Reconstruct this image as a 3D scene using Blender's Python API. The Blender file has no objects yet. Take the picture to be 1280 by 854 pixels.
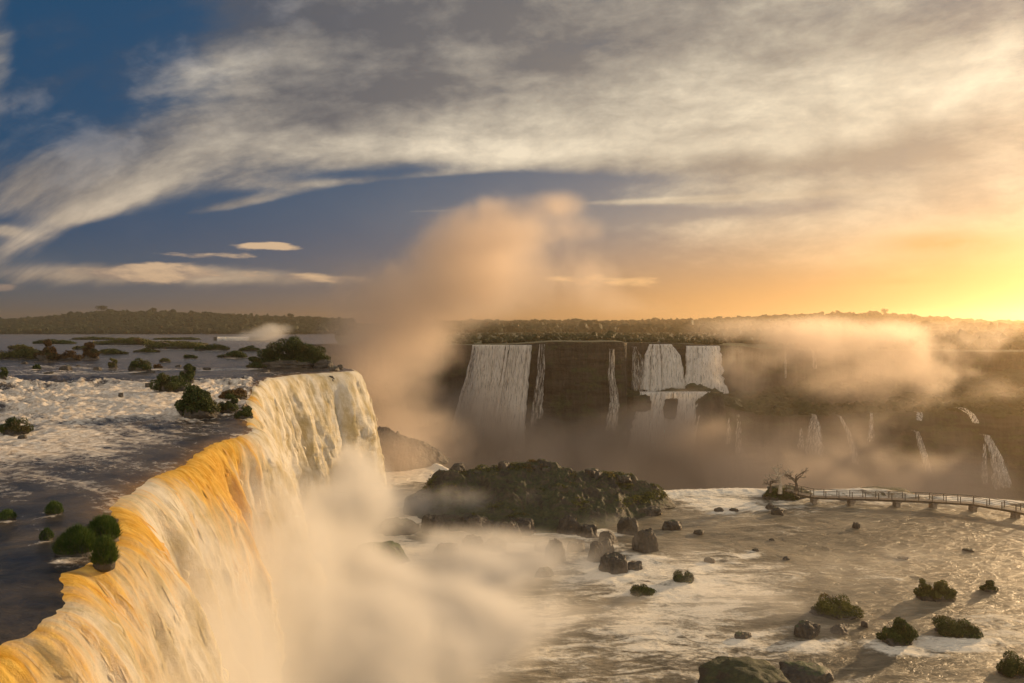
import bpy, math, random
import numpy as np
from mathutils import Vector

R = math.radians
C = bpy.context.scene.collection
scene = bpy.context.scene
rnd = random.Random(7)

# ------------------------------------------------------------------ survey
# Plan coordinates in metres: eye point at (0,0,8) looking north (+Y).
# Upper river near z=0, lower pool at z=-20, gorge floor at z=-62.
EYE = 8.0
POOL = -20.0
FL = 914.0
HZ = 405.0


def sx(px, d):
    return (px - 640.0) / FL * d


def sz(py, d):
    return EYE - (py - HZ) / FL * d


def dist_on(py, z):
    return (EYE - z) * FL / (py - HZ)


# ------------------------------------------------------------------ numpy noise
def _hash(ix, iy, iz, seed):
    h = (ix * 374761393 + iy * 668265263 + iz * 2147483647 + seed * 1274126177) & 0xFFFFFFFF
    h = ((h ^ (h >> 13)) * 1274126177) & 0xFFFFFFFF
    h = h ^ (h >> 16)
    return (h & 0xFFFF) / 65535.0


def vn(x, y, z=0.0, seed=0):
    x, y, z = np.broadcast_arrays(np.asarray(x, float), np.asarray(y, float), np.asarray(z, float))
    ix, iy, iz = np.floor(x).astype(np.int64), np.floor(y).astype(np.int64), np.floor(z).astype(np.int64)
    fx, fy, fz = x - ix, y - iy, z - iz
    fx = fx * fx * fx * (fx * (fx * 6 - 15) + 10)
    fy = fy * fy * fy * (fy * (fy * 6 - 15) + 10)
    fz = fz * fz * fz * (fz * (fz * 6 - 15) + 10)
    r = 0
    for a in (0, 1):
        for b in (0, 1):
            for c in (0, 1):
                w = (fx if a else 1 - fx) * (fy if b else 1 - fy) * (fz if c else 1 - fz)
                r = r + w * _hash(ix + a, iy + b, iz + c, seed)
    return r * 2 - 1


def fbm(x, y, z=0.0, octv=4, seed=0, gain=0.5, lac=2.03):
    s, a, f, t = 0, 1.0, 1.0, 0
    for k in range(octv):
        s = s + a * vn(np.asarray(x) * f + 17.3 * k, np.asarray(y) * f - 9.1 * k, np.asarray(z) * f + 3.7 * k, seed + k)
        t += a
        a *= gain
        f *= lac
    return s / t


def ridged(x, y, z=0.0, octv=4, seed=0):
    s, a, f, t = 0, 1.0, 1.0, 0
    for k in range(octv):
        n = 1 - np.abs(vn(np.asarray(x) * f + 5.3 * k, np.asarray(y) * f, np.asarray(z) * f, seed + k))
        s = s + a * n * n
        t += a
        a *= 0.5
        f *= 2.1
    return s / t


def sstep(a, b, x):
    t = np.clip((np.asarray(x, float) - a) / (b - a), 0, 1)
    return t * t * (3 - 2 * t)


# ------------------------------------------------------------------ mesh helpers
def mesh_from(name, V, F, mat, attrs=None, smooth=True, corner=4):
    me = bpy.data.meshes.new(name)
    V = np.asarray(V, np.float32).reshape(-1, 3)
    F = np.asarray(F, np.int32).reshape(-1, corner)
    me.vertices.add(len(V))
    me.vertices.foreach_set('co', V.ravel())
    me.loops.add(F.size)
    me.loops.foreach_set('vertex_index', F.ravel())
    me.polygons.add(len(F))
    me.polygons.foreach_set('loop_start', np.arange(0, F.size, corner, dtype=np.int32))
    me.polygons.foreach_set('loop_total', np.full(len(F), corner, np.int32))
    me.update(calc_edges=True)
    me.polygons.foreach_set('use_smooth', np.full(len(F), smooth, bool))
    for k, v in (attrs or {}).items():
        v = np.asarray(v, np.float32)
        if v.ndim == 1:
            a = me.attributes.new(k, 'FLOAT', 'POINT')
            a.data.foreach_set('value', v)
        else:
            a = me.attributes.new(k, 'FLOAT_VECTOR', 'POINT')
            a.data.foreach_set('vector', v.ravel())
    if mat:
        me.materials.append(mat)
    me.validate()
    return me


def link(name, me, parent=None, loc=None):
    o = bpy.data.objects.new(name, me)
    C.objects.link(o)
    if parent:
        o.parent = parent
    if loc is not None:
        o.location = loc
    return o


def grid_faces(nr, nc, flip=False):
    i = np.arange(nr - 1)[:, None] * nc + np.arange(nc - 1)[None, :]
    f = np.stack([i, i + 1, i + nc + 1, i + nc], -1).reshape(-1, 4)
    return f[:, ::-1] if flip else f


def tag(o, label=None, cat=None, group=None, kind=None):
    if label:
        o['label'] = label
    if cat:
        o['category'] = cat
    if group:
        o['group'] = group
    if kind:
        o['kind'] = kind
    return o


def empty(name, loc, rz=0.0):
    o = bpy.data.objects.new(name, None)
    o.empty_display_size = 0.3
    C.objects.link(o)
    o.location = loc
    o.rotation_euler = (0, 0, rz)
    return o


# ------------------------------------------------------------------ node expressions
class T:
    """small wrapper: arithmetic on sockets becomes Math nodes (shader or geometry tree)"""
    tree = None

    def __init__(s, sock):
        s.s = sock

    @staticmethod
    def m(op, *a, clamp=False):
        n = T.tree.nodes.new('ShaderNodeMath')
        n.operation = op
        n.use_clamp = clamp
        for i, v in enumerate(a):
            if isinstance(v, T):
                T.tree.links.new(v.s, n.inputs[i])
            else:
                n.inputs[i].default_value = float(v)
        return T(n.outputs[0])

    def __add__(a, b): return T.m('ADD', a, b)
    def __radd__(a, b): return T.m('ADD', b, a)
    def __sub__(a, b): return T.m('SUBTRACT', a, b)
    def __rsub__(a, b): return T.m('SUBTRACT', b, a)
    def __mul__(a, b): return T.m('MULTIPLY', a, b)
    def __rmul__(a, b): return T.m('MULTIPLY', b, a)
    def __truediv__(a, b): return T.m('DIVIDE', a, b)
    def __rtruediv__(a, b): return T.m('DIVIDE', b, a)
    def __neg__(a): return T.m('MULTIPLY', a, -1)


def Mx(a, b): return T.m('MAXIMUM', a, b)
def Mn(a, b): return T.m('MINIMUM', a, b)
def Exp(a): return T.m('EXPONENT', a)
def Clamp(a): return T.m('ADD', a, 0, clamp=True)
def Pow(a, b): return T.m('POWER', a, b)


def S(x, a, b):
    t = T.m('DIVIDE', x - a, b - a, clamp=True)
    return t * t * (3 - 2 * t)


def vec(x, y, z=0.0):
    n = T.tree.nodes.new('ShaderNodeCombineXYZ')
    for i, v in enumerate((x, y, z)):
        if isinstance(v, T):
            T.tree.links.new(v.s, n.inputs[i])
        else:
            n.inputs[i].default_value = float(v)
    return n.outputs[0]


def sep(sock):
    n = T.tree.nodes.new('ShaderNodeSeparateXYZ')
    T.tree.links.new(sock, n.inputs[0])
    return T(n.outputs[0]), T(n.outputs[1]), T(n.outputs[2])


def noise(v, scale=1.0, detail=4, rough=0.5, dist=0.0, lac=2.0):
    n = T.tree.nodes.new('ShaderNodeTexNoise')
    n.noise_dimensions = '3D'
    n.inputs['Scale'].default_value = scale
    n.inputs['Detail'].default_value = detail
    n.inputs['Roughness'].default_value = rough
    n.inputs['Lacunarity'].default_value = lac
    n.inputs['Distortion'].default_value = dist
    T.tree.links.new(v, n.inputs['Vector'])
    return T(n.outputs[0])


def mixc(f, a, b):
    n = T.tree.nodes.new('ShaderNodeMix')
    n.data_type = 'RGBA'
    n.clamp_factor = True
    if isinstance(f, T):
        T.tree.links.new(f.s, n.inputs[0])
    else:
        n.inputs[0].default_value = f
    for i, v in ((6, a), (7, b)):
        if isinstance(v, (tuple, list)):
            n.inputs[i].default_value = (*v[:3], 1)
        else:
            T.tree.links.new(v, n.inputs[i])
    return n.outputs[2]


def scalec(c, f):
    n = T.tree.nodes.new('ShaderNodeVectorMath')
    n.operation = 'SCALE'
    T.tree.links.new(c, n.inputs[0])
    if isinstance(f, T):
        T.tree.links.new(f.s, n.inputs[3])
    else:
        n.inputs[3].default_value = f
    return n.outputs[0]


def addc(a, b):
    n = T.tree.nodes.new('ShaderNodeVectorMath')
    n.operation = 'ADD'
    T.tree.links.new(a, n.inputs[0])
    T.tree.links.new(b, n.inputs[1])
    return n.outputs[0]


def attr(name):
    n = T.tree.nodes.new('ShaderNodeAttribute')
    n.attribute_name = name
    return n


def position():
    return T.tree.nodes.new('ShaderNodeNewGeometry').outputs['Position']


def new_mat(name):
    m = bpy.data.materials.new(name)
    m.use_nodes = True
    T.tree = m.node_tree
    return m, m.node_tree.nodes['Principled BSDF']


def put(sock, v):
    if isinstance(v, T):
        T.tree.links.new(v.s, sock)
    elif isinstance(v, (int, float)):
        sock.default_value = v
    elif isinstance(v, tuple):
        sock.default_value = (*v[:3], 1) if len(sock.default_value) == 4 else v
    else:
        T.tree.links.new(v, sock)


def bump(p, h, strength=0.5, distance=0.1):
    n = T.tree.nodes.new('ShaderNodeBump')
    n.inputs['Strength'].default_value = strength
    n.inputs['Distance'].default_value = distance
    put(n.inputs['Height'], h)
    T.tree.links.new(n.outputs[0], p.inputs['Normal'])


# ------------------------------------------------------------------ materials
def mat_upper_water():
    m, p = new_mat('upper_river_water')
    P = position()
    fl = attr('flow').outputs['Vector']
    env = T(attr('foam').outputs['Fac'])
    dist_n = noise(P, 0.35, 3, 0.55)
    st = noise(fl, 1.0, 7, 0.68, 0.5)
    fine = noise(P, 1.6, 6, 0.72, 0.8)
    speck = noise(P, 7.0, 4, 0.7)
    f = S(st * 0.85 + fine * 0.75 + dist_n * 0.15 + speck * 0.22 + env * 0.55, 1.15, 1.48)
    f = Clamp(f)
    deep = mixc(S(dist_n, 0.35, 0.65), (0.022, 0.021, 0.022), (0.085, 0.066, 0.046))
    foamc = mixc(S(fine, 0.3, 0.7), (0.40, 0.31, 0.22), (0.82, 0.76, 0.67))
    edge = T(attr('edge').outputs['Fac'])
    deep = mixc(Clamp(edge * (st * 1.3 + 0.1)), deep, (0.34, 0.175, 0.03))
    put(p.inputs['Base Color'], mixc(f, deep, foamc))
    put(p.inputs['Roughness'], f * 0.55 + 0.16)
    p.inputs['IOR'].default_value = 1.33
    p.inputs['Specular IOR Level'].default_value = 0.5
    bump(p, fine * 0.6 + st * 0.6 + speck * 0.2, 0.75, 0.28)
    return m


def mat_fall():
    m, p = new_mat('falling_water')
    fl = attr('flow').outputs['Vector']
    amb = T(attr('amber').outputs['Fac'])
    st = noise(fl, 1.0, 7, 0.65, 0.3)
    fine = noise(fl, 4.3, 5, 0.7, 0.6)
    P_ = position()
    puffs = noise(P_, 0.55, 5, 0.6, 0.3)
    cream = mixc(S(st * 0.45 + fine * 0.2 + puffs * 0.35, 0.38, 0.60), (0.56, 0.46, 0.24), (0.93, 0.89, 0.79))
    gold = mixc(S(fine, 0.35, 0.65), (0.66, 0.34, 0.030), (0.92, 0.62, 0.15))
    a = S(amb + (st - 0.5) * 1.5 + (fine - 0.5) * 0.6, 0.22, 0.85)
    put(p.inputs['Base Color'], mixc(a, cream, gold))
    put(p.inputs['Roughness'], 0.62)
    p.inputs['Subsurface Weight'].default_value = 0.0
    soft = noise(P_, 0.9, 8, 0.70)
    bump(p, st * 0.6 + fine * 0.35 + soft * 1.5, 0.7, 0.30)
    p.inputs['Specular IOR Level'].default_value = 0.12
    tr = T.tree.nodes.new('ShaderNodeBsdfTranslucent')
    put(tr.inputs['Color'], mixc(a, (0.85, 0.74, 0.52), (0.85, 0.45, 0.08)))
    mx = T.tree.nodes.new('ShaderNodeMixShader')
    mx.inputs[0].default_value = 0.35
    out = T.tree.nodes['Material Output']
    T.tree.links.new(p.outputs[0], mx.inputs[1])
    T.tree.links.new(tr.outputs[0], mx.inputs[2])
    T.tree.links.new(mx.outputs[0], out.inputs['Surface'])
    return m


def mat_far_fall(k0=0.7, k1=0.3, a0=0.32, a1=0.52):
    m, p = new_mat('distant_white_water')
    P = position()
    x, y, z = sep(P)
    st = noise(vec(x * 1.4, y * 1.4, z * 0.16), 1.0, 5, 0.65, 0.4)
    put(p.inputs['Base Color'], mixc(S(st, 0.35, 0.62), (0.80, 0.78, 0.74), (0.97, 0.96, 0.94)))
    put(p.inputs['Roughness'], 0.7)
    bump(p, st, 0.6, 0.5)
    tr = T.tree.nodes.new('ShaderNodeBsdfTranslucent')
    tr.inputs['Color'].default_value = (0.88, 0.82, 0.72, 1)
    mx = T.tree.nodes.new('ShaderNodeMixShader')
    mx.inputs[0].default_value = 0.45
    out = T.tree.nodes['Material Output']
    T.tree.links.new(p.outputs[0], mx.inputs[1])
    T.tree.links.new(tr.outputs[0], mx.inputs[2])
    thin = noise(vec(x * 2.6, y * 2.6, z * 0.22), 1.0, 4, 0.6, 0.3)
    tp = T.tree.nodes.new('ShaderNodeBsdfTransparent')
    m2 = T.tree.nodes.new('ShaderNodeMixShader')
    put(m2.inputs[0], S(thin, a0, a1) * k0 + k1)
    T.tree.links.new(tp.outputs[0], m2.inputs[1])
    T.tree.links.new(mx.outputs[0], m2.inputs[2])
    T.tree.links.new(m2.outputs[0], out.inputs['Surface'])
    return m


def mat_pool():
    m, p = new_mat('pool_water')
    P = position()
    x, y, z = sep(P)
    env = T(attr('foam').outputs['Fac'])
    warp = noise(P, 0.06, 3, 0.5)
    wx = x * 0.30 + warp * 5.0
    wy = y * 0.85 + warp * 6.0
    st = noise(vec(wx, wy, 0), 0.62, 7, 0.66, 1.1)
    rip = noise(vec(x * 0.7 + warp * 3, y * 1.6, 0), 1.1, 5, 0.62, 0.7)
    sp = noise(P, 2.6, 4, 0.75)
    f = S(st * 0.95 + sp * 0.4 + rip * 0.35 + env * 0.60, 1.02, 1.30)
    big = noise(P, 0.035, 4, 0.6, 0.6)
    deep = mixc(S(warp * 0.3 + st * 0.4 + big * 0.3, 0.40, 0.60), (0.088, 0.076, 0.050), (0.29, 0.245, 0.17))
    put(p.inputs['Base Color'], mixc(f, deep, (0.80, 0.74, 0.62)))
    put(p.inputs['Roughness'], f * 0.4 + 0.38)
    p.inputs['IOR'].default_value = 1.33
    p.inputs['Specular IOR Level'].default_value = 0.35
    bump(p, rip * 0.9 + st * 0.7 + sp * 0.2, 0.8, 0.42)
    return m


def mat_rock(name, c1, c2, moss=0.4, mossc=(0.05, 0.075, 0.02), wet=0.45, scale=1.0):
    m, p = new_mat(name)
    P = position()
    n1 = noise(P, 0.55 * scale, 6, 0.65, 0.4)
    n2 = noise(P, 3.0 * scale, 5, 0.7)
    g = T.tree.nodes.new('ShaderNodeNewGeometry')
    nx, ny, nz = sep(g.outputs['Normal'])
    base = mixc(S(n1 * 0.6 + n2 * 0.4, 0.36, 0.64), c1, c2)
    k = S(nz + (n1 - 0.5) * 1.2 + (n2 - 0.5) * 0.6, 1.0 - moss, 1.25 - moss)
    put(p.inputs['Base Color'], mixc(k, base, mixc(S(n2, 0.35, 0.65), tuple(v * 0.55 for v in mossc), mossc)))
    put(p.inputs['Roughness'], n2 * 0.4 + wet)
    bump(p, n1 + n2 * 0.5, 0.9, 0.25 / scale)
    return m


def mat_cliff():
    m, p = new_mat('basalt_cliff')
    P = position()
    x, y, z = sep(P)
    strata = noise(vec(x * 0.05, y * 0.05, z * 0.45), 1.0, 5, 0.6, 0.6)
    cols = noise(vec(x * 0.9, y * 0.9, z * 0.07), 0.6, 6, 0.65, 0.3)
    veg = noise(P, 0.13, 6, 0.68, 0.5)
    fine = noise(P, 1.1, 5, 0.7)
    base = mixc(S(strata * 0.5 + cols * 0.5, 0.38, 0.62), (0.014, 0.012, 0.010), (0.065, 0.052, 0.038))
    g = T.tree.nodes.new('ShaderNodeNewGeometry')
    nx, ny, nz = sep(g.outputs['Normal'])
    k = S(veg + nz * 0.35 + (fine - 0.5) * 0.4, 0.52, 0.68)
    put(p.inputs['Base Color'], mixc(k, base, mixc(S(fine, 0.35, 0.65), (0.016, 0.024, 0.008), (0.052, 0.062, 0.020))))
    put(p.inputs['Roughness'], 0.85)
    bump(p, cols * 0.9 + strata * 0.7 + fine * 0.5, 1.0, 2.2)
    return m


def mat_land():
    m, p = new_mat('forest_floor')
    P = position()
    a = noise(P, 0.02, 6, 0.65)
    b = noise(P, 0.35, 5, 0.7)
    put(p.inputs['Base Color'], mixc(S(a * 0.5 + b * 0.5, 0.35, 0.65), (0.016, 0.026, 0.010), (0.055, 0.065, 0.022)))
    put(p.inputs['Roughness'], 0.9)
    bump(p, a + b, 0.8, 1.5)
    return m


def mat_leaf(name, c1, c2, c3=None, s=1.2):
    m, p = new_mat(name)
    P = position()
    a = noise(P, s, 3, 0.6)
    b = noise(P, s * 9, 2, 0.5)
    col = mixc(S(a * 0.55 + b * 0.45, 0.35, 0.65), c1, c2)
    if c3:
        col = mixc(S(noise(P, s * 0.45, 3, 0.6), 0.52, 0.68), col, c3)
    put(p.inputs['Base Color'], col)
    put(p.inputs['Roughness'], 0.65)
    p.inputs['Specular IOR Level'].default_value = 0.25
    tr = T.tree.nodes.new('ShaderNodeBsdfTranslucent')
    put(tr.inputs['Color'], col)
    mx = T.tree.nodes.new('ShaderNodeMixShader')
    mx.inputs[0].default_value = 0.3
    out = T.tree.nodes['Material Output']
    T.tree.links.new(p.outputs[0], mx.inputs[1])
    T.tree.links.new(tr.outputs[0], mx.inputs[2])
    T.tree.links.new(mx.outputs[0], out.inputs['Surface'])
    return m


def mat_plain(name, c1, c2, rough=0.8, s=3.0):
    m, p = new_mat(name)
    P = position()
    n = noise(P, s, 5, 0.65)
    put(p.inputs['Base Color'], mixc(S(n, 0.35, 0.65), c1, c2))
    put(p.inputs['Roughness'], rough)
    bump(p, n, 0.5, 0.05)
    return m


M = dict(
    water=mat_upper_water(), fall=mat_fall(), farfall=mat_far_fall(), thinfall=mat_far_fall(0.85, 0.05, 0.42, 0.62), pool=mat_pool(),
    cliff=mat_cliff(), land=mat_land(),
    rock=mat_rock('dark_wet_rock', (0.018, 0.015, 0.012), (0.085, 0.068, 0.05), 0.12),
    mossrock=mat_rock('mossy_rock', (0.02, 0.017, 0.012), (0.075, 0.062, 0.04), 0.75, (0.055, 0.085, 0.018)),
    island=mat_rock('grassy_island', (0.022, 0.018, 0.013), (0.085, 0.068, 0.045), 0.40, (0.050, 0.055, 0.020), 0.6, 0.6),
    leaf=mat_leaf('dark_leaves', (0.022, 0.036, 0.008), (0.070, 0.092, 0.020), (0.08, 0.065, 0.02)),
    leaf_green=mat_leaf('green_leaves', (0.030, 0.060, 0.010), (0.085, 0.125, 0.022)),
    leaf_brown=mat_leaf('reddish_leaves', (0.060, 0.038, 0.014), (0.15, 0.080, 0.026), (0.05, 0.055, 0.015)),
    leaf_olive=mat_leaf('olive_grass', (0.060, 0.068, 0.016), (0.14, 0.135, 0.036), (0.12, 0.075, 0.026), 0.5),
    forest=mat_leaf('far_forest_leaves', (0.014, 0.024, 0.008), (0.045, 0.060, 0.018), (0.055, 0.052, 0.020), 0.08),
    bark=mat_plain('bark', (0.06, 0.045, 0.03), (0.14, 0.11, 0.08)),
    dead=mat_plain('bleached_wood', (0.30, 0.25, 0.19), (0.55, 0.48, 0.38)),
    concrete=mat_plain('walkway_concrete', (0.16, 0.13, 0.10), (0.30, 0.25, 0.19)),
    rail=mat_plain('railing_metal', (0.06, 0.045, 0.03), (0.12, 0.09, 0.06), 0.5),
)

# ------------------------------------------------------------------ upper river
LIP = np.array([  # x, y of the brink
    (-11.5, -60), (-11.8, -20), (-12.3, 0), (-12.6, 10), (-12.8, 18.0), (-12.8, 19.6), (-13.2, 21.7), (-14.6, 23.8), (-14.5, 25.6),
    (-15.6, 28.5), (-17.6, 32.5), (-18.8, 36.3), (-19.0, 40), (-19.3, 44), (-20.2, 49), (-19.7, 55), (-21.6, 60), (-24.3, 67), (-27.5, 76), (-31.3, 89),
    (-33.3, 99), (-33.2, 106), (-31.0, 111.5), (-27.6, 115), (-25.8, 118), (-27.5, 123),
    (-42, 150), (-62, 200), (-78, 240), (-84, 280), (-78, 312), (-78, 330), (-96, 400), (-170, 700), (-290, 1200), (-310, 1300)])


def _cr(P, n):
    """Catmull-Rom through points -> dense polyline"""
    out = []
    Q = np.vstack([2 * P[0] - P[1], P, 2 * P[-1] - P[-2]])
    for i in range(1, len(Q) - 2):
        t = np.linspace(0, 1, n, endpoint=False)[:, None]
        a, b, c, d = Q[i - 1], Q[i], Q[i + 1], Q[i + 2]
        out.append(0.5 * (2 * b + (c - a) * t + (2 * a - 5 * b + 4 * c - d) * t ** 2 + (3 * b - a - 3 * c + d) * t ** 3))
    out.append(P[-1:])
    return np.vstack(out)


LD = _cr(LIP, 24)
LD[:, 1] = np.maximum.accumulate(LD[:, 1] + np.arange(len(LD)) * 1e-5)


def lipx(y):
    return np.interp(y, LD[:, 1], LD[:, 0]) + 0.35 * fbm(np.asarray(y) * 0.5, 0.3, 0, 4, 11) * sstep(140, 100, y) * 1.0 \
        + 0.22 * fbm(np.asarray(y) * 2.2, 0.3, 0, 3, 12) * sstep(100, 60, y)


def river_z(x, y):
    """height of the upper water surface"""
    w = lipx(y) - x
    z = 0.55 * sstep(62, 104, y + 0.10 * w)                       # step up through the rapids
    z = z - 8.6 * sstep(130, 1250, y) ** 0.8
    rap = rapid(x, y)
    big = ridged((y + 0.6 * x) * 0.13, (x - y) * 0.07, 0, 4, 3) - 0.5
    med = ridged(x * 0.55, y * 0.7, 0, 4, 5) - 0.5
    z = z + rap * (1.5 * big + 0.8 * med + 0.22 * fbm(x * 2.2, y * 2.4, 0, 3, 8))
    z = z + (0.05 + 0.04 * (y > 0)) * fbm(x * 0.7, y * 0.9, 0, 4, 9) * (1 + 0.5 * rap)
    # surface draws down over the last metres
    z = z - 0.14 * np.exp(-np.maximum(w, 0) / 0.8) * sstep(135, 110, y)
    return z


def rapid(x, y):
    w = lipx(y) - x
    a = sstep(50, 64, y) * sstep(112, 92, y) * (0.35 + 0.65 * sstep(12, 30, w) + 0.5 * sstep(6, 0, np.abs(w - 3)) * sstep(60, 70, y))
    a = np.maximum(a, 0.45 * sstep(28, 50, y) * sstep(70, 50, y) * sstep(4, 22, w))
    a = np.maximum(a, 0.35 * sstep(100, 125, y) * sstep(170, 130, y) * sstep(0.0, 0.5, fbm(x * 0.05, y * 0.1, 0, 3, 23)))
    return np.clip(a, 0, 1)


def river_foam(x, y):
    w = lipx(y) - x
    n = fbm(x * 0.06, y * 0.10, 0, 4, 31)
    band = sstep(46, 62, y) * sstep(106, 92, y)
    f = band * (0.75 + 0.95 * n) * sstep(-2, 8, w + 0)
    # calmer dark tongue in front of the bushes, close to the brink
    f = f - 0.55 * np.exp(-((y - 59) / 4.5) ** 2 - ((w - 4) / 7.0) ** 2)
    f = f + 0.5 * np.exp(-((y - 84) / 12) ** 2 - ((w - 2) / 4.0) ** 2)
    # streaky foam that runs towards the brink
    f = np.maximum(f, (0.62 + 0.75 * n) * sstep(27, 42, y + 0.10 * w) * sstep(66, 52, y))
    f = np.maximum(f, (0.22 + 0.5 * fbm(x * 0.2, y * 0.3, 0, 3, 77)) * np.exp(-np.maximum(w, 0) / 2.2) * sstep(22, 30, y))
    f = np.maximum(f, (0.22 + 0.6 * n) * sstep(100, 112, y) * sstep(190, 130, y))
    f = np.maximum(f, 0.10 * np.ones_like(n) * sstep(300, 900, y))
    for (wx_, wy_, wr_) in WAKES['river']:
        f = f + (0.45 + 0.5 * n) * np.exp(-(((x - wx_ - wr_ * .4) ** 2 + (y - wy_ + wr_ * 0.7) ** 2) / (wr_ * 1.15) ** 2))
    crest = rapid(x, y) * (ridged(x * 0.55, y * 0.7, 0, 4, 5) - 0.45) * 0.9
    return f + crest


def build_river():
    ys = [-60.0]
    while ys[-1] < 1300:
        y = ys[-1]
        ys.append(y + (1.5 if y < 5 else 0.5 if y < 12 else max(0.06, 0.0052 * y) if y < 150 else 0.011 * y))
    ys = np.array(ys)
    nc = 620
    t = np.linspace(0, 1, nc) ** 1.35
    Y = np.repeat(ys[:, None], nc, 1)
    W = t[None, :] * (0.85 * np.abs(Y) + 45)
    X = lipx(Y) - W
    Z = river_z(X, Y)
    # skirt of the far bank
    foam = river_foam(X, Y)
    th = sstep(0, 25, W)
    wob = 2.5 * fbm(X * 0.05, Y * 0.05, 0, 3, 15)
    flow = np.stack([(Y + X * 0.75) * 0.62 + wob, (X - Y) * 0.075, 0 * Y], -1)
    me = mesh_from('river', np.stack([X, Y, Z], -1), grid_faces(len(ys), nc, False), M['water'],
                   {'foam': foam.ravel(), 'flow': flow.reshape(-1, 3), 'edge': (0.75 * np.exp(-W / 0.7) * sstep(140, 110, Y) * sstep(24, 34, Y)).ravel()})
    o = link('river', me)
    tag(o, kind='structure')


WAKES = dict(river=[], pool=[])

# ------------------------------------------------------------------ main curtain
G = 9.81


FALL = {}


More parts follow.
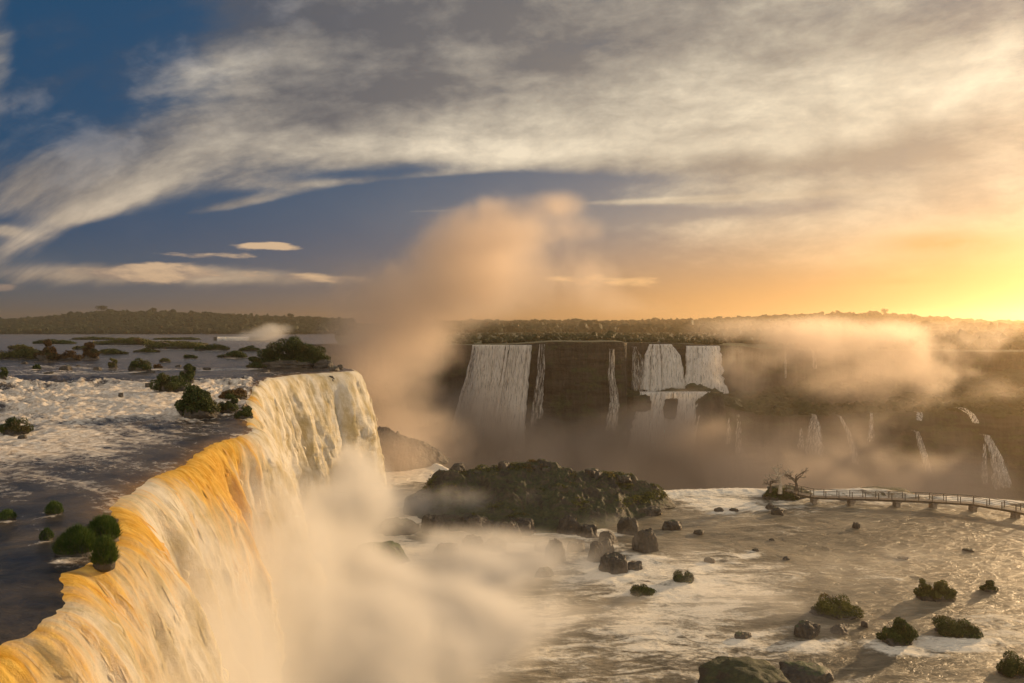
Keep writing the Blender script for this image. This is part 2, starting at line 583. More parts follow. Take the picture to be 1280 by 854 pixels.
def build_main_fall():
    ys = [4.0]
    while ys[-1] < 124:
        ys.append(ys[-1] + max(0.05, 0.0030 * ys[-1]))
    ys = np.array(ys)
    x0 = lipx(ys)
    # outward direction from the smoothed brink
    xs = np.interp(ys, LD[:, 1], LD[:, 0])
    k = 2.6
    g = np.interp(ys + k, LD[:, 1], LD[:, 0]) - np.interp(ys - k, LD[:, 1], LD[:, 0])
    g = np.convolve(np.pad(g, 30, 'edge'), np.ones(61) / 61, 'valid')
    tx, ty = g / (2 * k), np.ones_like(g)
    L = np.hypot(tx, ty)
    nx, ny = ty / L, -tx / L
    # inside the recess the water leaves towards the south-east
    arc = np.concatenate([[0], np.cumsum(np.hypot(np.diff(x0), np.diff(ys)))])
    nt = 330
    drop = np.linspace(0, 1, nt) ** 1.25 * 21.5
    Sg = arc[:, None]
    Yg = ys[:, None] + 0 * drop
    D = drop[None, :] + 0 * Sg
    tt = np.sqrt(2 * D / G)
    v = 2.7 + 1.0 * fbm(Sg * 0.10, 0, 0, 3, 41) + 0.55 * fbm(Sg * 0.45, D * 0.02, 0, 3, 42)
    v = v * (1 + 0.15 * sstep(60, 100, Yg))
    out = v * tt
    # ropes and billows that grow on the way down
    gw = sstep(0, 3.5, D)
    ropes = ridged(Sg * 0.30 + 0.25 * fbm(Sg * 0.2, D * 0.08, 0, 2, 51), D * 0.045, 0, 3, 52) - 0.5
    bil = fbm(Sg * 0.6, D * 0.13, 0.0, 4, 53, 0.42)
    clump = fbm(Sg * 1.3 + 0.4 * fbm(Sg * 0.5, D * 0.3, 0, 2, 55), D * 0.16, 0, 3, 54, 0.4)
    puff = fbm(Sg * 0.75, D * 0.42, 0.0, 6, 56, 0.52)
    out = out + gw * (1.5 * ropes + 0.55 * bil * (0.4 + D / 12)) + gw * 0.30 * clump + 0.75 * gw * puff * sstep(2, 11, D)
    out = out + 0.10 * fbm(Sg * 2.6, D * 0.35, 0, 3, 57) * sstep(0.1, 1.5, D)
    zl = river_z(x0 + 0 * x0, ys)[:, None]
    Z = zl - D + 0.0
    X = x0[:, None] + nx[:, None] * out
    Y = Yg + ny[:, None] * out
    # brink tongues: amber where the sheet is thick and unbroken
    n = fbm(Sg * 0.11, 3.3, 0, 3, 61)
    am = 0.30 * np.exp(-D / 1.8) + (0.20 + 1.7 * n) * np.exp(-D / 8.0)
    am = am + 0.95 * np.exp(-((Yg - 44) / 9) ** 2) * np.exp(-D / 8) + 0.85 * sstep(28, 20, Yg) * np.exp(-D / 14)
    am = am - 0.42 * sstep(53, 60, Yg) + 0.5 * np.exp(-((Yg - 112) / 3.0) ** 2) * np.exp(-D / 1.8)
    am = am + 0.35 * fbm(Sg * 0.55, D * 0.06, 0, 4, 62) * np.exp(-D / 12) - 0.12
    FALL['pts'] = (X, Y, Z, nx, ny, D, am)
    flow = np.stack([Sg * 1.05 + 0 * D, D * 0.24 - out * 0.07, 0.3 * out], -1)
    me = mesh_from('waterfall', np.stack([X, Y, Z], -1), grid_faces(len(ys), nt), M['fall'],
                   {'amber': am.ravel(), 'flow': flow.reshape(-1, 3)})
    o = link('waterfall', me)
    tag(o, 'huge foreground curtain of golden and cream water pouring off the left river brink', 'waterfall')
    # loose strands and torn tongues thrown clear of the sheet
    rs = np.random.RandomState(77)
    n = 1600
    ns = len(ys)
    i = rs.randint(3, ns - 3, n)
    j = (rs.uniform(0.02, 0.80, n) * nt).astype(int)
    ln = rs.randint(6, 22, n)
    K = 6
    off = rs.uniform(0.0, 1.0, n) ** 2.5 * (0.06 + 0.5 * D[i, j] / (D[i, j] + 5))
    dcam = np.hypot(X[i, j], Y[i, j])
    wd = rs.uniform(0.35, 1.3, n) * np.clip(dcam * 0.0011, 0.018, 0.10)
    drift = rs.normal(scale=0.10, size=n)
    V = np.zeros((n, K, 2, 3))
    Am = np.zeros((n, K, 2))
    Fl = np.zeros((n, K, 2, 3))
    for k in range(K):
        jj = np.minimum(j + (ln * k / (K - 1)).astype(int), nt - 1)
        lift = off * np.sin(np.pi * min(0.95, (k + 0.4) / K)) + 0.02
        cxx = X[i, jj] + nx[i] * lift
        cyy = Y[i, jj] + ny[i] * lift + drift * k / K
        czz = Z[i, jj] + 0.25 * lift
        wk = wd * math.sin(math.pi * (k + 0.35) / (K - 0.3))
        for s_, sg in ((0, -1), (1, 1)):
            V[:, k, s_, 0] = cxx - ny[i] * 0 + sg * wk * 0.25
            V[:, k, s_, 1] = cyy + sg * wk
            V[:, k, s_, 2] = czz + sg * wk * 0.2
        Am[:, k, :] = am[i, jj][:, None] * 0.8
        Fl[:, k, :, :] = flow[i, jj][:, None, :]
    base = np.arange(n)[:, None] * (K * 2)
    F = np.concatenate([np.stack([base[:, 0] + 2 * k, base[:, 0] + 2 * k + 1, base[:, 0] + 2 * k + 3, base[:, 0] + 2 * k + 2], 1) for k in range(K - 1)])
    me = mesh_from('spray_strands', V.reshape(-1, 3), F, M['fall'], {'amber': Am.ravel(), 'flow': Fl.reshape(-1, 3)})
    link('spray_strands', me, o)


build_main_fall()


def build_wall():
    """rock wall behind and beyond the main curtain"""
    ys = np.concatenate([np.arange(-60, 124, 1.0), np.arange(124, 332, 1.2)])
    nz = 60
    zt = np.linspace(0, 1, nz)
    Y = np.repeat(ys[:, None], nz, 1)
    top = river_z(lipx(ys) - 0.4, ys) - 0.75
    bot = np.where(ys < 122, -22.0, -62.0)
    Z = top[:, None] + (bot - top)[:, None] * zt[None, :]
    X = lipx(ys)[:, None] - 0.9 + 0 * Z + 0.9 * fbm(Y * 0.25, Z * 0.35, 0, 4, 71) * sstep(0, 0.06, zt)[None, :] + 3.0 * zt[None, :] * (Y > 122)
    X[:, 0] = lipx(ys) - 0.25
    me = mesh_from('cliff', np.stack([X, Y, Z], -1), grid_faces(len(ys), nz), M['cliff'])
    tag(link('cliff', me), 'dark rock wall under and behind the foreground waterfall', 'cliff', kind='structure')


build_wall()

# ------------------------------------------------------------------ pool
PL = np.array([(-60, 148), (-16, 148), (-8, 132), (0, 123), (10, 119), (24, 122), (34, 124), (44, 123), (60, 121), (72, 118), (84, 112), (110, 100), (140, 85), (175, 70)])


def pool_edge(x):
    return np.interp(x, PL[:, 0], PL[:, 1]) + 1.2 * fbm(np.asarray(x) * 0.15, 0, 0, 4, 81)


def pool_z(x, y):
    d = pool_edge(x) - y
    z = POOL + 0.12 * fbm(x * 0.5, y * 0.7, 0, 5, 82) + 0.25 * pool_foam(x, y) * ridged(x * 0.5, y * 0.8, 0, 4, 83)
    z = z + 0.8 * np.exp(-((x - 58) / 7) ** 2 - ((d - 2.5) / 2.2) ** 2) + 0.35 * np.exp(-((d - 2) / 2.0) ** 2)
    return z


def pool_foam(x, y):
    n = fbm(x * 0.05, y * 0.09, 0, 4, 85)
    n2 = fbm(x * 0.11, y * 0.22, 2.0, 4, 86)
    d = pool_edge(x) - y
    px = 640 + FL * x / np.maximum(y, 1)
    f = 0.18 + 0.62 * n + 0.30 * n2
    f = f + 0.62 * np.exp(-((x - 30) / 11) ** 2 - ((y - 114) / 7) ** 2)          # white water left of the walkway
    f = f + 0.55 * np.exp(-((d - 2) / 2.5) ** 2)
    f = f + 0.45 * np.exp(-((x - 17) / 10) ** 2 - ((y - 78) / 9) ** 2)
    f = f + 0.40 * np.exp(-((x - 52) / 13) ** 2 - ((y - 64) / 7) ** 2)
    f = f - 0.50 * np.exp(-((x - 52) / 18) ** 2 - ((y - 97) / 9) ** 2)
    f = f + 0.5 * sstep(-6, -14, x)
    for (wx_, wy_, wr_) in WAKES['pool']:
        f = f + (0.12 + 1.1 * n2) * np.exp(-(((x - wx_ + wr_ * .5) ** 2 + (y - wy_ + wr_ * 0.7) ** 2) / (wr_ * 1.25 + 0.3) ** 2))
    return np.clip(f, 0, 1)


def build_pool():
    ys = [-40.0]
    while ys[-1] < 133:
        ys.append(ys[-1] + (2.0 if ys[-1] < 40 else 0.28))
    ys = np.array(ys)
    xs = np.concatenate([np.arange(-62, -28, 1.5), np.arange(-28, 105, 0.22), np.arange(105, 176, 2)])
    X, Y0 = np.meshgrid(xs, ys)
    e = pool_edge(X)
    Y = -40 + (Y0 + 40) / (133 + 40.0) * (e + 5 + 40)
    d = e - Y
    Z = pool_z(X, Y)
    over = np.clip(-d, 0, 20)
    Z = Z - over ** 2 * 0.4 * (1 + 0.5 * vn(X * 0.6, 0, 0, 87)) 
    me = mesh_from('pool', np.stack([X, Y, Z], -1), grid_faces(len(ys), len(xs)), M['pool'],
                   {'foam': pool_foam(X, Y).ravel()})
    tag(link('pool', me), kind='structure')
    # rock face below the back edge of the pool
    nz = 40
    zt = np.linspace(0, 1, nz)[None, :]
    xs = np.arange(-62, 176, 1.2)
    e = pool_edge(xs)[:, None]
    Z = -22 - zt * 40 + 0 * e
    Yf = e + 3.2 + zt * 5 + 1.5 * fbm(xs[:, None] * 0.2, Z * 0.3, 0, 4, 88)
    me = mesh_from('pool_cliff', np.stack([xs[:, None] + 0 * Z, Yf, Z], -1), grid_faces(len(xs), nz), M['cliff'])
    tag(link('cliff', me), 'rock face dropping into the gorge behind the pool', 'cliff', kind='structure')


# ------------------------------------------------------------------ far cliffs, plateau, hills
UP = np.array([(300, 305), (430, 312), (560, 312), (585, 306), (602, 299), (665, 297), (700, 292), (778, 293), (790, 312), (900, 318), (925, 345),
               (1000, 362), (1100, 355), (1200, 345), (1300, 335), (1450, 300), (1700, 250)], float)
UX = np.stack([(UP[:, 0] - 640) / FL * UP[:, 1], UP[:, 1]], -1)
UD = _cr(UX, 20)
LO = np.array([(772, 301), (795, 297), (830, 294), (868, 286), (900, 281), (940, 287), (1000, 292), (1060, 286), (1140, 276), (1200, 272), (1300, 262), (1450, 240), (1700, 200)], float)
LX = np.stack([(LO[:, 0] - 640) / FL * LO[:, 1], LO[:, 1]], -1)
LDn = _cr(LX, 20)


def up_y(x):
    return np.interp(x, UD[:, 0], UD[:, 1])


def lo_y(x):
    return np.interp(x, LDn[:, 0], LDn[:, 1])


def rim_z(x):
    y = up_y(x)
    px = 640 + FL * x / y
    py = np.interp(px, [400, 560, 600, 700, 780, 900, 960, 1100, 1280], [431, 431, 432, 427, 428, 431, 436, 438, 440])
    return EYE - (py - HZ) / FL * y + 0.4 * fbm(x * 0.1, 0, 0, 4, 90)


def shelf_z(x):
    y = lo_y(x)
    px = 640 + FL * x / y
    py = np.interp(px, [770, 800, 825, 850, 880, 905, 930, 960, 1000, 1100, 1200, 1280], [497, 497, 500, 496, 500, 508, 515, 520, 520, 516, 514, 518])
    return EYE - (py - HZ) / FL * y + 0.8 * fbm(x * 0.09, 4, 0, 4, 91)


def build_cliffs():
    xs = np.arange(-105, 290, 0.75)
    nz = 95
    zt = np.linspace(0, 1, nz)[None, :]
    top = rim_z(xs)[:, None]
    Z = -62 + zt * (top + 62)
    x = xs[:, None]
    y0 = up_y(xs)[:, None]
    dpl = 2.8 * fbm(x * 0.07, Z * 0.05, 0, 3, 92) + 2.6 * (ridged(x * 0.28, Z * 0.05, 0, 4, 93) - 0.5) + 1.0 * fbm(x * 0.12, Z * 0.55, 0, 3, 94)
    Y = y0 - 3.0 * (1 - zt) ** 1.5 + dpl * sstep(1.0, 0.93, zt)
    me = mesh_from('far_cliff', np.stack([x + 0 * Z, Y, Z], -1), grid_faces(len(xs), nz), M['cliff'])
    tag(link('cliff', me), 'tall dark cliff across the gorge with the far waterfalls', 'cliff', kind='structure')
    # lower tier: front face and shelf running back to the upper wall
    xs = np.arange(42, 290, 0.75)
    x = xs[:, None]
    sz_ = shelf_z(xs)[:, None]
    n1, n2 = 80, 60
    zt = np.linspace(0, 1, n1)[None, :]
    Z1 = -62 + zt * (sz_ + 62)
    d1 = 2.2 * fbm(x * 0.08, Z1 * 0.05, 0, 3, 95) + 1.6 * (ridged(x * 0.25, Z1 * 0.06, 0, 4, 96) - 0.5) + 1.2 * fbm(x * 0.12, Z1 * 0.5, 0, 3, 97)
    Y1 = lo_y(xs)[:, None] - 5 * (1 - zt) ** 1.4 + d1 * sstep(1.0, 0.9, zt)
    q = np.linspace(0, 1, n2 + 1)[None, 1:]
    Y2 = lo_y(xs)[:, None] + q * (up_y(xs)[:, None] + 3 - lo_y(xs)[:, None])
    Z2 = sz_ + q * 3.5 + 2.2 * (ridged(x * 0.10, Y2 * 0.10, 0, 5, 98) - 0.5) * sstep(0, 0.2, q)
    X = np.concatenate([x + 0 * Z1, x + 0 * Z2], 1)
    me = mesh_from('shelf', np.stack([X, np.concatenate([Y1, Y2], 1), np.concatenate([Z1, Z2], 1)], -1), grid_faces(len(xs), n1 + n2), M['cliff'])
    tag(link('cliff', me), 'lower rock tier and ledge on the right of the gorge', 'cliff', kind='structure')


build_cliffs()


def land_z(x, y):
    y = np.asarray(y, float)
    az = x / np.maximum(y, 50)
    px = 640 + FL * az
    base = rim_z(np.clip(x * 310 / np.maximum(y, 300), -100, 280))
    # left hill behind the river and right hill under the sun
    crest = np.interp(px, [-400, 0, 60, 120, 200, 300, 415, 520, 640, 760, 850, 950, 1040, 1100, 1150, 1200, 1280, 1700],
                      [404, 405, 400, 394.5, 394.5, 398.5, 403, 406, 406, 405.5, 404, 400.5, 396, 395, 400, 404, 406, 405])
    hz = EYE - (crest - HZ) / FL * 1750
    t = sstep(1180, 1750, y)
    low = -9.5 + 0 * x
    r = sstep(420, 520, px)
    flat = low * (1 - r) + r * (base * sstep(900, 300, y) + (-3.0) * sstep(300, 900, y))
    left_bank = sstep(1140, 1200, y)
    flat = np.where(px < 470, -12 + left_bank * 4.0, flat)
    z = flat + (hz - flat) * t + 2.0 * fbm(x * 0.006, y * 0.006, 0, 4, 99) * sstep(1150, 1400, y)
    z = z - 22 * sstep(1800, 3800, y)
    return z


def build_land():
    q = np.concatenate([np.linspace(0, 1, 40) ** 1.4 * 0.22, np.linspace(0.225, 1, 140)])
    p = np.linspace(-1, 1, 420)
    P_, Q_ = np.meshgrid(p, q)
    yc = 318
    Yb = yc + Q_ * (4200 - yc)
    X = P_ * (Yb * 1.1 + 20)
    y0 = up_y(np.clip(X, -104, 289))
    Y = y0 + Q_ * (4200 - y0)
    Z = land_z(X, Y)
    near = sstep(0.0, 0.01, Q_)
    Z = np.where(Q_ == 0, rim_z(np.clip(X, -104, 289)), Z)
    me = mesh_from('terrain', np.stack([X, Y, Z], -1), grid_faces(len(q), len(p)), M['land'])
    tag(link('terrain', me), kind='structure')
    # gorge floor water
    V = [(-140, 110, -60), (400, 60, -60), (400, 380, -60), (-140, 380, -60)]
    nx_, ny_ = 60, 40
    xs, ys = np.meshgrid(np.linspace(-110, 290, nx_), np.linspace(116, 362, ny_))
    me = mesh_from('gorge_water', np.stack([xs, ys, -60 + 0.6 * fbm(xs * 0.1, ys * 0.1, 0, 3, 5)], -1), grid_faces(ny_, nx_), M['pool'], {'foam': np.full(xs.size, 0.7)})
    tag(link('gorge_water', me), kind='structure')
    # ground sheet far below everything out to the horizon behind the plateau
    xs, ys = np.meshgrid(np.linspace(-5000, 5000, 30), np.linspace(-1000, 4300, 30))
    me = mesh_from('ground', np.stack([xs, ys, -66 + 0 * xs], -1), grid_faces(30, 30), M['land'])
    tag(link('ground', me), kind='structure')


build_land()

# ------------------------------------------------------------------ foliage builders
_ico = None


def ico(sub=1):
    import bmesh
    bm = bmesh.new()
    bmesh.ops.create_icosphere(bm, subdivisions=sub, radius=1)
    V = np.array([v.co[:] for v in bm.verts])
    F = np.array([[v.index for v in f.verts] for f in bm.faces])
    bm.free()
    return V, F


ICO = {k: ico(k) for k in (1, 2, 3, 4, 5)}


def leaf_cloud(rs, lobes, n, size, flat=0.0):
    """small bent leaf faces through the volume of several lobes. lobes: (cx,cy,cz,rx,ry,rz)"""
    lobes = np.array(lobes, float)
    wt = np.prod(lobes[:, 3:], 1) ** 0.67
    idx = rs.choice(len(lobes), n, p=wt / wt.sum())
    d = rs.normal(size=(n, 3))
    d /= np.linalg.norm(d, axis=1)[:, None]
    r = rs.uniform(0.55, 1.06, n) ** 0.6
    L = lobes[idx]
    c = L[:, :3] + d * r[:, None] * L[:, 3:]
    c[:, 2] = np.maximum(c[:, 2], 0.0 + rs.uniform(0, 0.1, n))
    nrm = d + rs.normal(scale=0.6, size=(n, 3))
    nrm /= np.linalg.norm(nrm, axis=1)[:, None]
    a = np.cross(nrm, rs.normal(size=(n, 3)))
    a /= np.linalg.norm(a, axis=1)[:, None]
    b = np.cross(nrm, a)
    s = size * rs.uniform(0.6, 1.35, n)[:, None]
    k = rs.uniform(0.45, 0.8, n)[:, None]
    V = np.stack([c - a * s, c + b * s * k, c + a * s + nrm * s * 0.25, c - b * s * k], 1).reshape(-1, 3)
    F = np.arange(n * 4).reshape(-1, 4)
    return V, F


def blades(rs, V0, N0, h, w, lean=0.5):
    n = len(V0)
    up = N0 * lean + np.array([0, 0, 1.0]) + rs.normal(scale=0.28, size=(n, 3))
    up /= np.linalg.norm(up, axis=1)[:, None]
    side = np.cross(up, rs.normal(size=(n, 3)))
    side /= np.linalg.norm(side, axis=1)[:, None]
    hh = (h * rs.uniform(0.5, 1.2, n))[:, None]
    ww = w * rs.uniform(0.6, 1.3, n)[:, None]
    base = V0 - up * hh * 0.2
    tip = V0 + up * hh + rs.normal(scale=0.2, size=(n, 3)) * hh
    V = np.stack([base - side * ww, base + side * ww, tip + side * ww * 0.2, tip - side * ww * 0.2], 1).reshape(-1, 3)
    return V, np.arange(n * 4).reshape(-1, 4)


def blob(rs, sub, r, amp=0.25, freq=1.3, seed=0, zmin=-0.15, craggy=False):
    V, F = ICO[sub]
    V = V.copy()
    if craggy:
        k = 1 + amp * (fbm(V[:, 0] * freq, V[:, 1] * freq, V[:, 2] * freq + seed * 1.7, 4, seed) * 1.3)
        V = V * k[:, None]
        for _ in range(9):                                    # planar facets
            n = rs.normal(size=3)
            n /= np.linalg.norm(n)
            lim = rs.uniform(0.62, 0.95)
            t = V @ n
            over = np.maximum(t - lim, 0)
            V = V - over[:, None] * n * 0.85
        V[:, 2] = np.where(V[:, 2] > 0.55, 0.55 + (V[:, 2] - 0.55) * 0.35, V[:, 2])
        V = V * (1 + 0.16 * fbm(V[:, 0] * 3.5, V[:, 1] * 3.5, V[:, 2] * 3.5 + seed, 4, seed + 13))[:, None]
        V = V * (1 + 0.05 * fbm(V[:, 0] * 5, V[:, 1] * 5, V[:, 2] * 5 + seed, 3, seed + 3))[:, None]
    else:
        k = 1 + amp * fbm(V[:, 0] * freq, V[:, 1] * freq, V[:, 2] * freq + seed * 1.7, 5, seed)
        V = V * k[:, None]
    V[:, 2] /= V[:, 2].max()
    V[:, 0] /= np.abs(V[:, 0]).max()
    V[:, 1] /= np.abs(V[:, 1]).max()
    V[:, 2] = np.where(V[:, 2] < zmin, zmin + (V[:, 2] - zmin) * 0.25, V[:, 2])
    return V * np.array(r), F


def tri2quad_mesh(name, V, F, mat, smooth=True):
    return mesh_from(name, V, F, mat, None, smooth, 3)


def wake(x, y, r, level):
    WAKES['pool' if level == 'pool' else 'river'].append((x, y, r))


def place_px(px, py, level):
    """foot point on the water at a measured bearing and depression"""
    if level == 'pool':
        d = dist_on(py, POOL)
        return sx(px, d), d, POOL
    d = 30.0 if py > 470 else 200.0
    best = None
    ys = np.exp(np.linspace(math.log(12), math.log(1200), 900))
    xs = (px - 640) / FL * ys
    zz = river_z(xs, ys)
    pz = HZ + (EYE - zz) / ys * FL
    i = int(np.argmax(pz < py))
    return float(xs[i]), float(ys[i]), float(zz[i])


SEED = [100]


def rock_thing(px, py, w, h, level, label, mat='rock', group=None, depth=0.8, sink=0.25, name='rock', craggy=True, cat='rock'):
    SEED[0] += 1
    rs = np.random.RandomState(SEED[0])
    x, y, z = place_px(px, py, level)
    ww, hh = w / FL * y, h / FL * y
    wake(x, y, ww / 2, level)
    V, F = blob(rs, 5 if w > 30 else 4, (ww / 2, ww / 2 * depth, hh * 0.92), 0.35, 1.2, SEED[0], -0.2, craggy)
    me = tri2quad_mesh(name, V, F, M[mat], not craggy or w > 60)
    o = link(name, me, None, (x, y + ww / 2 * depth * 0.5, z - hh * 0.05))
    tag(o, label, cat, group)
    return o


def shrub_thing(px, py, w, h, level, label, mat='leaf', group=None, dens=1.0, depth=0.9, name='shrub', rockbase=True, lobes=6, cat='shrub'):
    SEED[0] += 1
    rs = np.random.RandomState(SEED[0])
    x, y, z = place_px(px, py, level)
    ww, hh = w / FL * y, h / FL * y
    wake(x, y, ww / 2, level)
    root = empty(name, (x, y + ww * 0.2, z))
    tag(root, label, cat, group)
    L = []
    for i in range(lobes * 2):
        t = rs.uniform(-1, 1)
        cx = t * ww * 0.36
        rr = rs.uniform(0.10, 0.22) * ww
        top = hh * rs.uniform(0.45, 1.0) * (1 - 0.55 * abs(t) ** 2.2)
        rz = min(top * 0.5, rr * rs.uniform(0.7, 1.2))
        L.append((cx, rs.uniform(-.3, .3) * ww * depth, max(top - rz, rz * 0.6), rr, rr * depth, rz))
    L.append((0, 0, hh * 0.22, ww * 0.42, ww * 0.36 * depth, hh * 0.26))
    n = int(min(6500, max(600, w * h * 6.0)) * min(dens, 1.3))
    size = max(1.0 / FL * y * 0.95, min(ww, hh) * 0.035)
    V, F = leaf_cloud(rs, L, n, size)
    me = mesh_from('foliage', V, F, M[mat], None, False)
    link('foliage', me, root)
    # stems
    Vs, Fs = [], []
    for k in range(5):
        a = rs.uniform(0, 6.28)
        tip = np.array([math.cos(a) * ww * 0.25, math.sin(a) * ww * 0.2, hh * 0.7])
        tv, tf = tube([(0, 0, -0.05 * hh), tuple(tip * 0.5 + np.array([0, 0, hh * .1])), tuple(tip)], [ww * 0.02, ww * 0.014, ww * 0.006], 5)
        Fs.append(tf + sum(len(v) for v in Vs))
        Vs.append(tv)
    link('stem', mesh_from('stem', np.vstack(Vs), np.vstack(Fs), M['bark']), root)
    if rockbase:
        V, F = blob(rs, 4, (ww * 0.47, ww * 0.42 * depth, hh * 0.30), 0.35, 1.5, SEED[0], -0.2, True)
        link('rock_base', tri2quad_mesh('rock_base', V, F, M['rock'], False), root)
    return root


def tuft_thing(px, py, w, h, level, label, mat='leaf_green', group=None, depth=0.85, name='grass_clump', cat='grass clump'):
    """cushion of long grass on a boulder"""
    SEED[0] += 1
    rs = np.random.RandomState(SEED[0])
    x, y, z = place_px(px, py, level)
    ww, hh = w / FL * y, h / FL * y
    wake(x, y, ww / 2, level)
    root = empty(name, (x, y + ww * 0.2, z))
    tag(root, label, cat, group)
    V, F = blob(rs, 4, (ww * 0.46, ww * 0.46 * depth, hh * 0.86), 0.22, 1.4, SEED[0], -0.1, False)
    link('rock_base', tri2quad_mesh('rock_base', V, F, M['mossrock'], True), root)
    n = int(min(9000, max(900, w * h * 7)))
    # points on the mound
    tri = F[rs.randint(0, len(F), n)]
    bc = rs.dirichlet((1, 1, 1), n)
    P = (V[tri] * bc[:, :, None]).sum(1)
    N = P / np.linalg.norm(P, axis=1)[:, None]
    keep = (P[:, 2] > 0.06 * hh)
    V2, F2 = blades(rs, P[keep], N[keep], 0.17 * hh + 0.03, max(0.5 / FL * y * 0.7, 0.009), 0.7)
    link('grass', mesh_from('grass', V2, F2, M[mat], None, False), root)
    return root


def tube(pts, rad, seg=6):
    pts = [np.array(p, float) for p in pts]
    V, F = [], []
    for i, p in enumerate(pts):
        d = pts[min(i + 1, len(pts) - 1)] - pts[max(i - 1, 0)]
        d /= max(np.linalg.norm(d), 1e-9)
        a = np.cross(d, (0.3, 0.9, 0.2) if abs(d[1]) < 0.8 else (1, 0, 0))
        a /= np.linalg.norm(a)
        b = np.cross(d, a)
        for k in range(seg):
            t = 2 * math.pi * k / seg
            V.append(p + rad[i] * (math.cos(t) * a + math.sin(t) * b))
    for i in range(len(pts) - 1):
        for k in range(seg):
            F.append((i * seg + k, i * seg + (k + 1) % seg, (i + 1) * seg + (k + 1) % seg, (i + 1) * seg + k))
    return np.array(V), np.array(F)


def box(c, s, rz=0.0):
    c, s = np.array(c, float), np.array(s, float) / 2
    V = np.array([(a, b, d) for a in (-1, 1) for b in (-1, 1) for d in (-1, 1)]) * s
    ca, sa = math.cos(rz), math.sin(rz)
    V = np.stack([V[:, 0] * ca - V[:, 1] * sa, V[:, 0] * sa + V[:, 1] * ca, V[:, 2]], 1) + c
    F = np.array([(0, 1, 3, 2), (4, 6, 7, 5), (0, 4, 5, 1), (2, 3, 7, 6), (0, 2, 6, 4), (1, 5, 7, 3)])
    return V, F


def joinvf(parts):
    V, F, n = [], [], 0
    for v, f in parts:
        V.append(v)
        F.append(f + n)
        n += len(v)
    return np.vstack(V), np.vstack(F)


# ------------------------------------------------------------------ upper river things
gU = 'grass clumps on the foreground rocks'
tuft_thing(90, 694, 50, 34, 'river', 'largest green grass clump of the group beside the near brink', group=gU)
tuft_thing(124, 678, 42, 30, 'river', 'green grass clump at the back right of the near brink group', group=gU)
tuft_thing(128, 708, 30, 34, 'river', 'green grass clump lowest at the brink, water falling right beside it', group=gU)
tuft_thing(56, 676, 15, 15, 'river', 'tiny green grass clump left of the largest clump near the brink', group=gU)
tuft_thing(65, 644, 21, 16, 'river', 'small round green tuft alone on dark water above the near brink', group=gU)
tuft_thing(5, 651, 24, 12, 'river', 'low green tuft cut by the left photo edge on dark water', group=gU)
shrub_thing(13, 545, 38, 22, 'river', 'dark leafy clump over white foam at the left photo edge', 'leaf')
gB = 'bushes on rocks among the rapids'
shrub_thing(209, 489, 42, 25, 'river', 'rounded dark bush upstream of the largest bush in the rapids', 'leaf', gB, 1.6)
shrub_thing(232, 480, 20, 26, 'river', 'narrow upright bush touching the rounded dark bush', 'leaf', gB, 1.6)
shrub_thing(244, 522, 60, 46, 'river', 'largest dark green bush, blocky, standing in the rapids before the brink', 'leaf', gB, 1.5)
shrub_thing(288, 499, 36, 17, 'river', 'flat brownish bush with white water around it, behind the largest bush', 'leaf_brown', gB, 1.5)
shrub_thing(285, 517, 26, 24, 'river', 'dark round bush between the largest bush and the waterfall', 'leaf', gB, 1.5)
shrub_thing(304, 524, 24, 17, 'river', 'small bush nearest the falling edge, last of the rapids bushes', 'leaf', gB, 1.5)
shrub_thing(172, 464, 32, 17, 'river', 'dark bush alone midstream above the white rapids', 'leaf', gB, 1.5)
shrub_thing(236, 464, 16, 10, 'river', 'small low bush midstream left of the wooded island', 'leaf', gB, 1.5)
shrub_thing(140, 461, 12, 14, 'river', 'thin sparse green sapling midstream, left of the lone dark bush', 'leaf_olive', gB, 0.8)
shrub_thing(3, 477, 10, 16, 'river', 'small dark bush at the left photo edge beside the rapids', 'leaf', gB)
gM = 'small shrubs and rocks in the upstream water'
for a in ((22, 437, 30, 7, 'leaf_olive', 'low olive shrub patch behind the leftmost islet'),
          (45, 462, 12, 7, 'leaf', 'tiny dark bush between the left edge and the flat black rock'),
          (100, 437, 26, 6, 'leaf_olive', 'little olive shrub patch between the two back rows, left'),
          (178, 441, 34, 6, 'leaf_olive', 'little olive shrub patch right of the thin flat islet'),
          (236, 448, 18, 6, 'leaf', 'low dark shrub left of the flat dark islet'),
          (205, 453, 16, 6, 'leaf_olive', 'small pale shrub above the lone midstream bush'),
          (310, 439, 26, 7, 'leaf', 'dark shrub patch close behind the wooded island'),
          (110, 425, 60, 4, 'leaf', 'hair thin islet nearest the far shore, left'),
          (215, 425, 70, 4, 'leaf', 'hair thin islet nearest the far shore, centre'),
          (196, 461, 12, 7, 'leaf_brown', 'tiny russet shrub right of the lone midstream bush'),
          (318, 461, 26, 8, 'leaf', 'low bush at the left foot of the wooded island')):
    shrub_thing(*a[:4], 'river', a[5], a[4], gM, 1.3, 0.5)
for a in ((96, 459, 8, 3, 'thin black rock left of the sapling, upstream of the rapids'), (190, 466, 8, 3, 'flat black rock just below the lone midstream bush'),
          (258, 463, 10, 4, 'low black rock left of the wooded island water'), (60, 468, 12, 3, 'long thin black rock in front of the russet islets'),
          (222, 459, 8, 3, 'black rock dot beside the small low midstream bush'), (30, 455, 10, 4, 'black rock under the long leftmost islet'),
          (330, 466, 14, 4, 'flat rock in the smooth water left of the stump')):
    rock_thing(a[0], a[1], a[2], a[3], 'river', a[4], 'rock', gM)
rock_thing(80, 463, 18, 7, 'river', 'flat black rock in the smooth water above the rapids')
rock_thing(150, 497, 8, 6, 'river', 'small black rock poking through the rapids crest')
rock_thing(185, 485, 10, 7, 'river', 'black wet rock just left of the rounded dark bush')
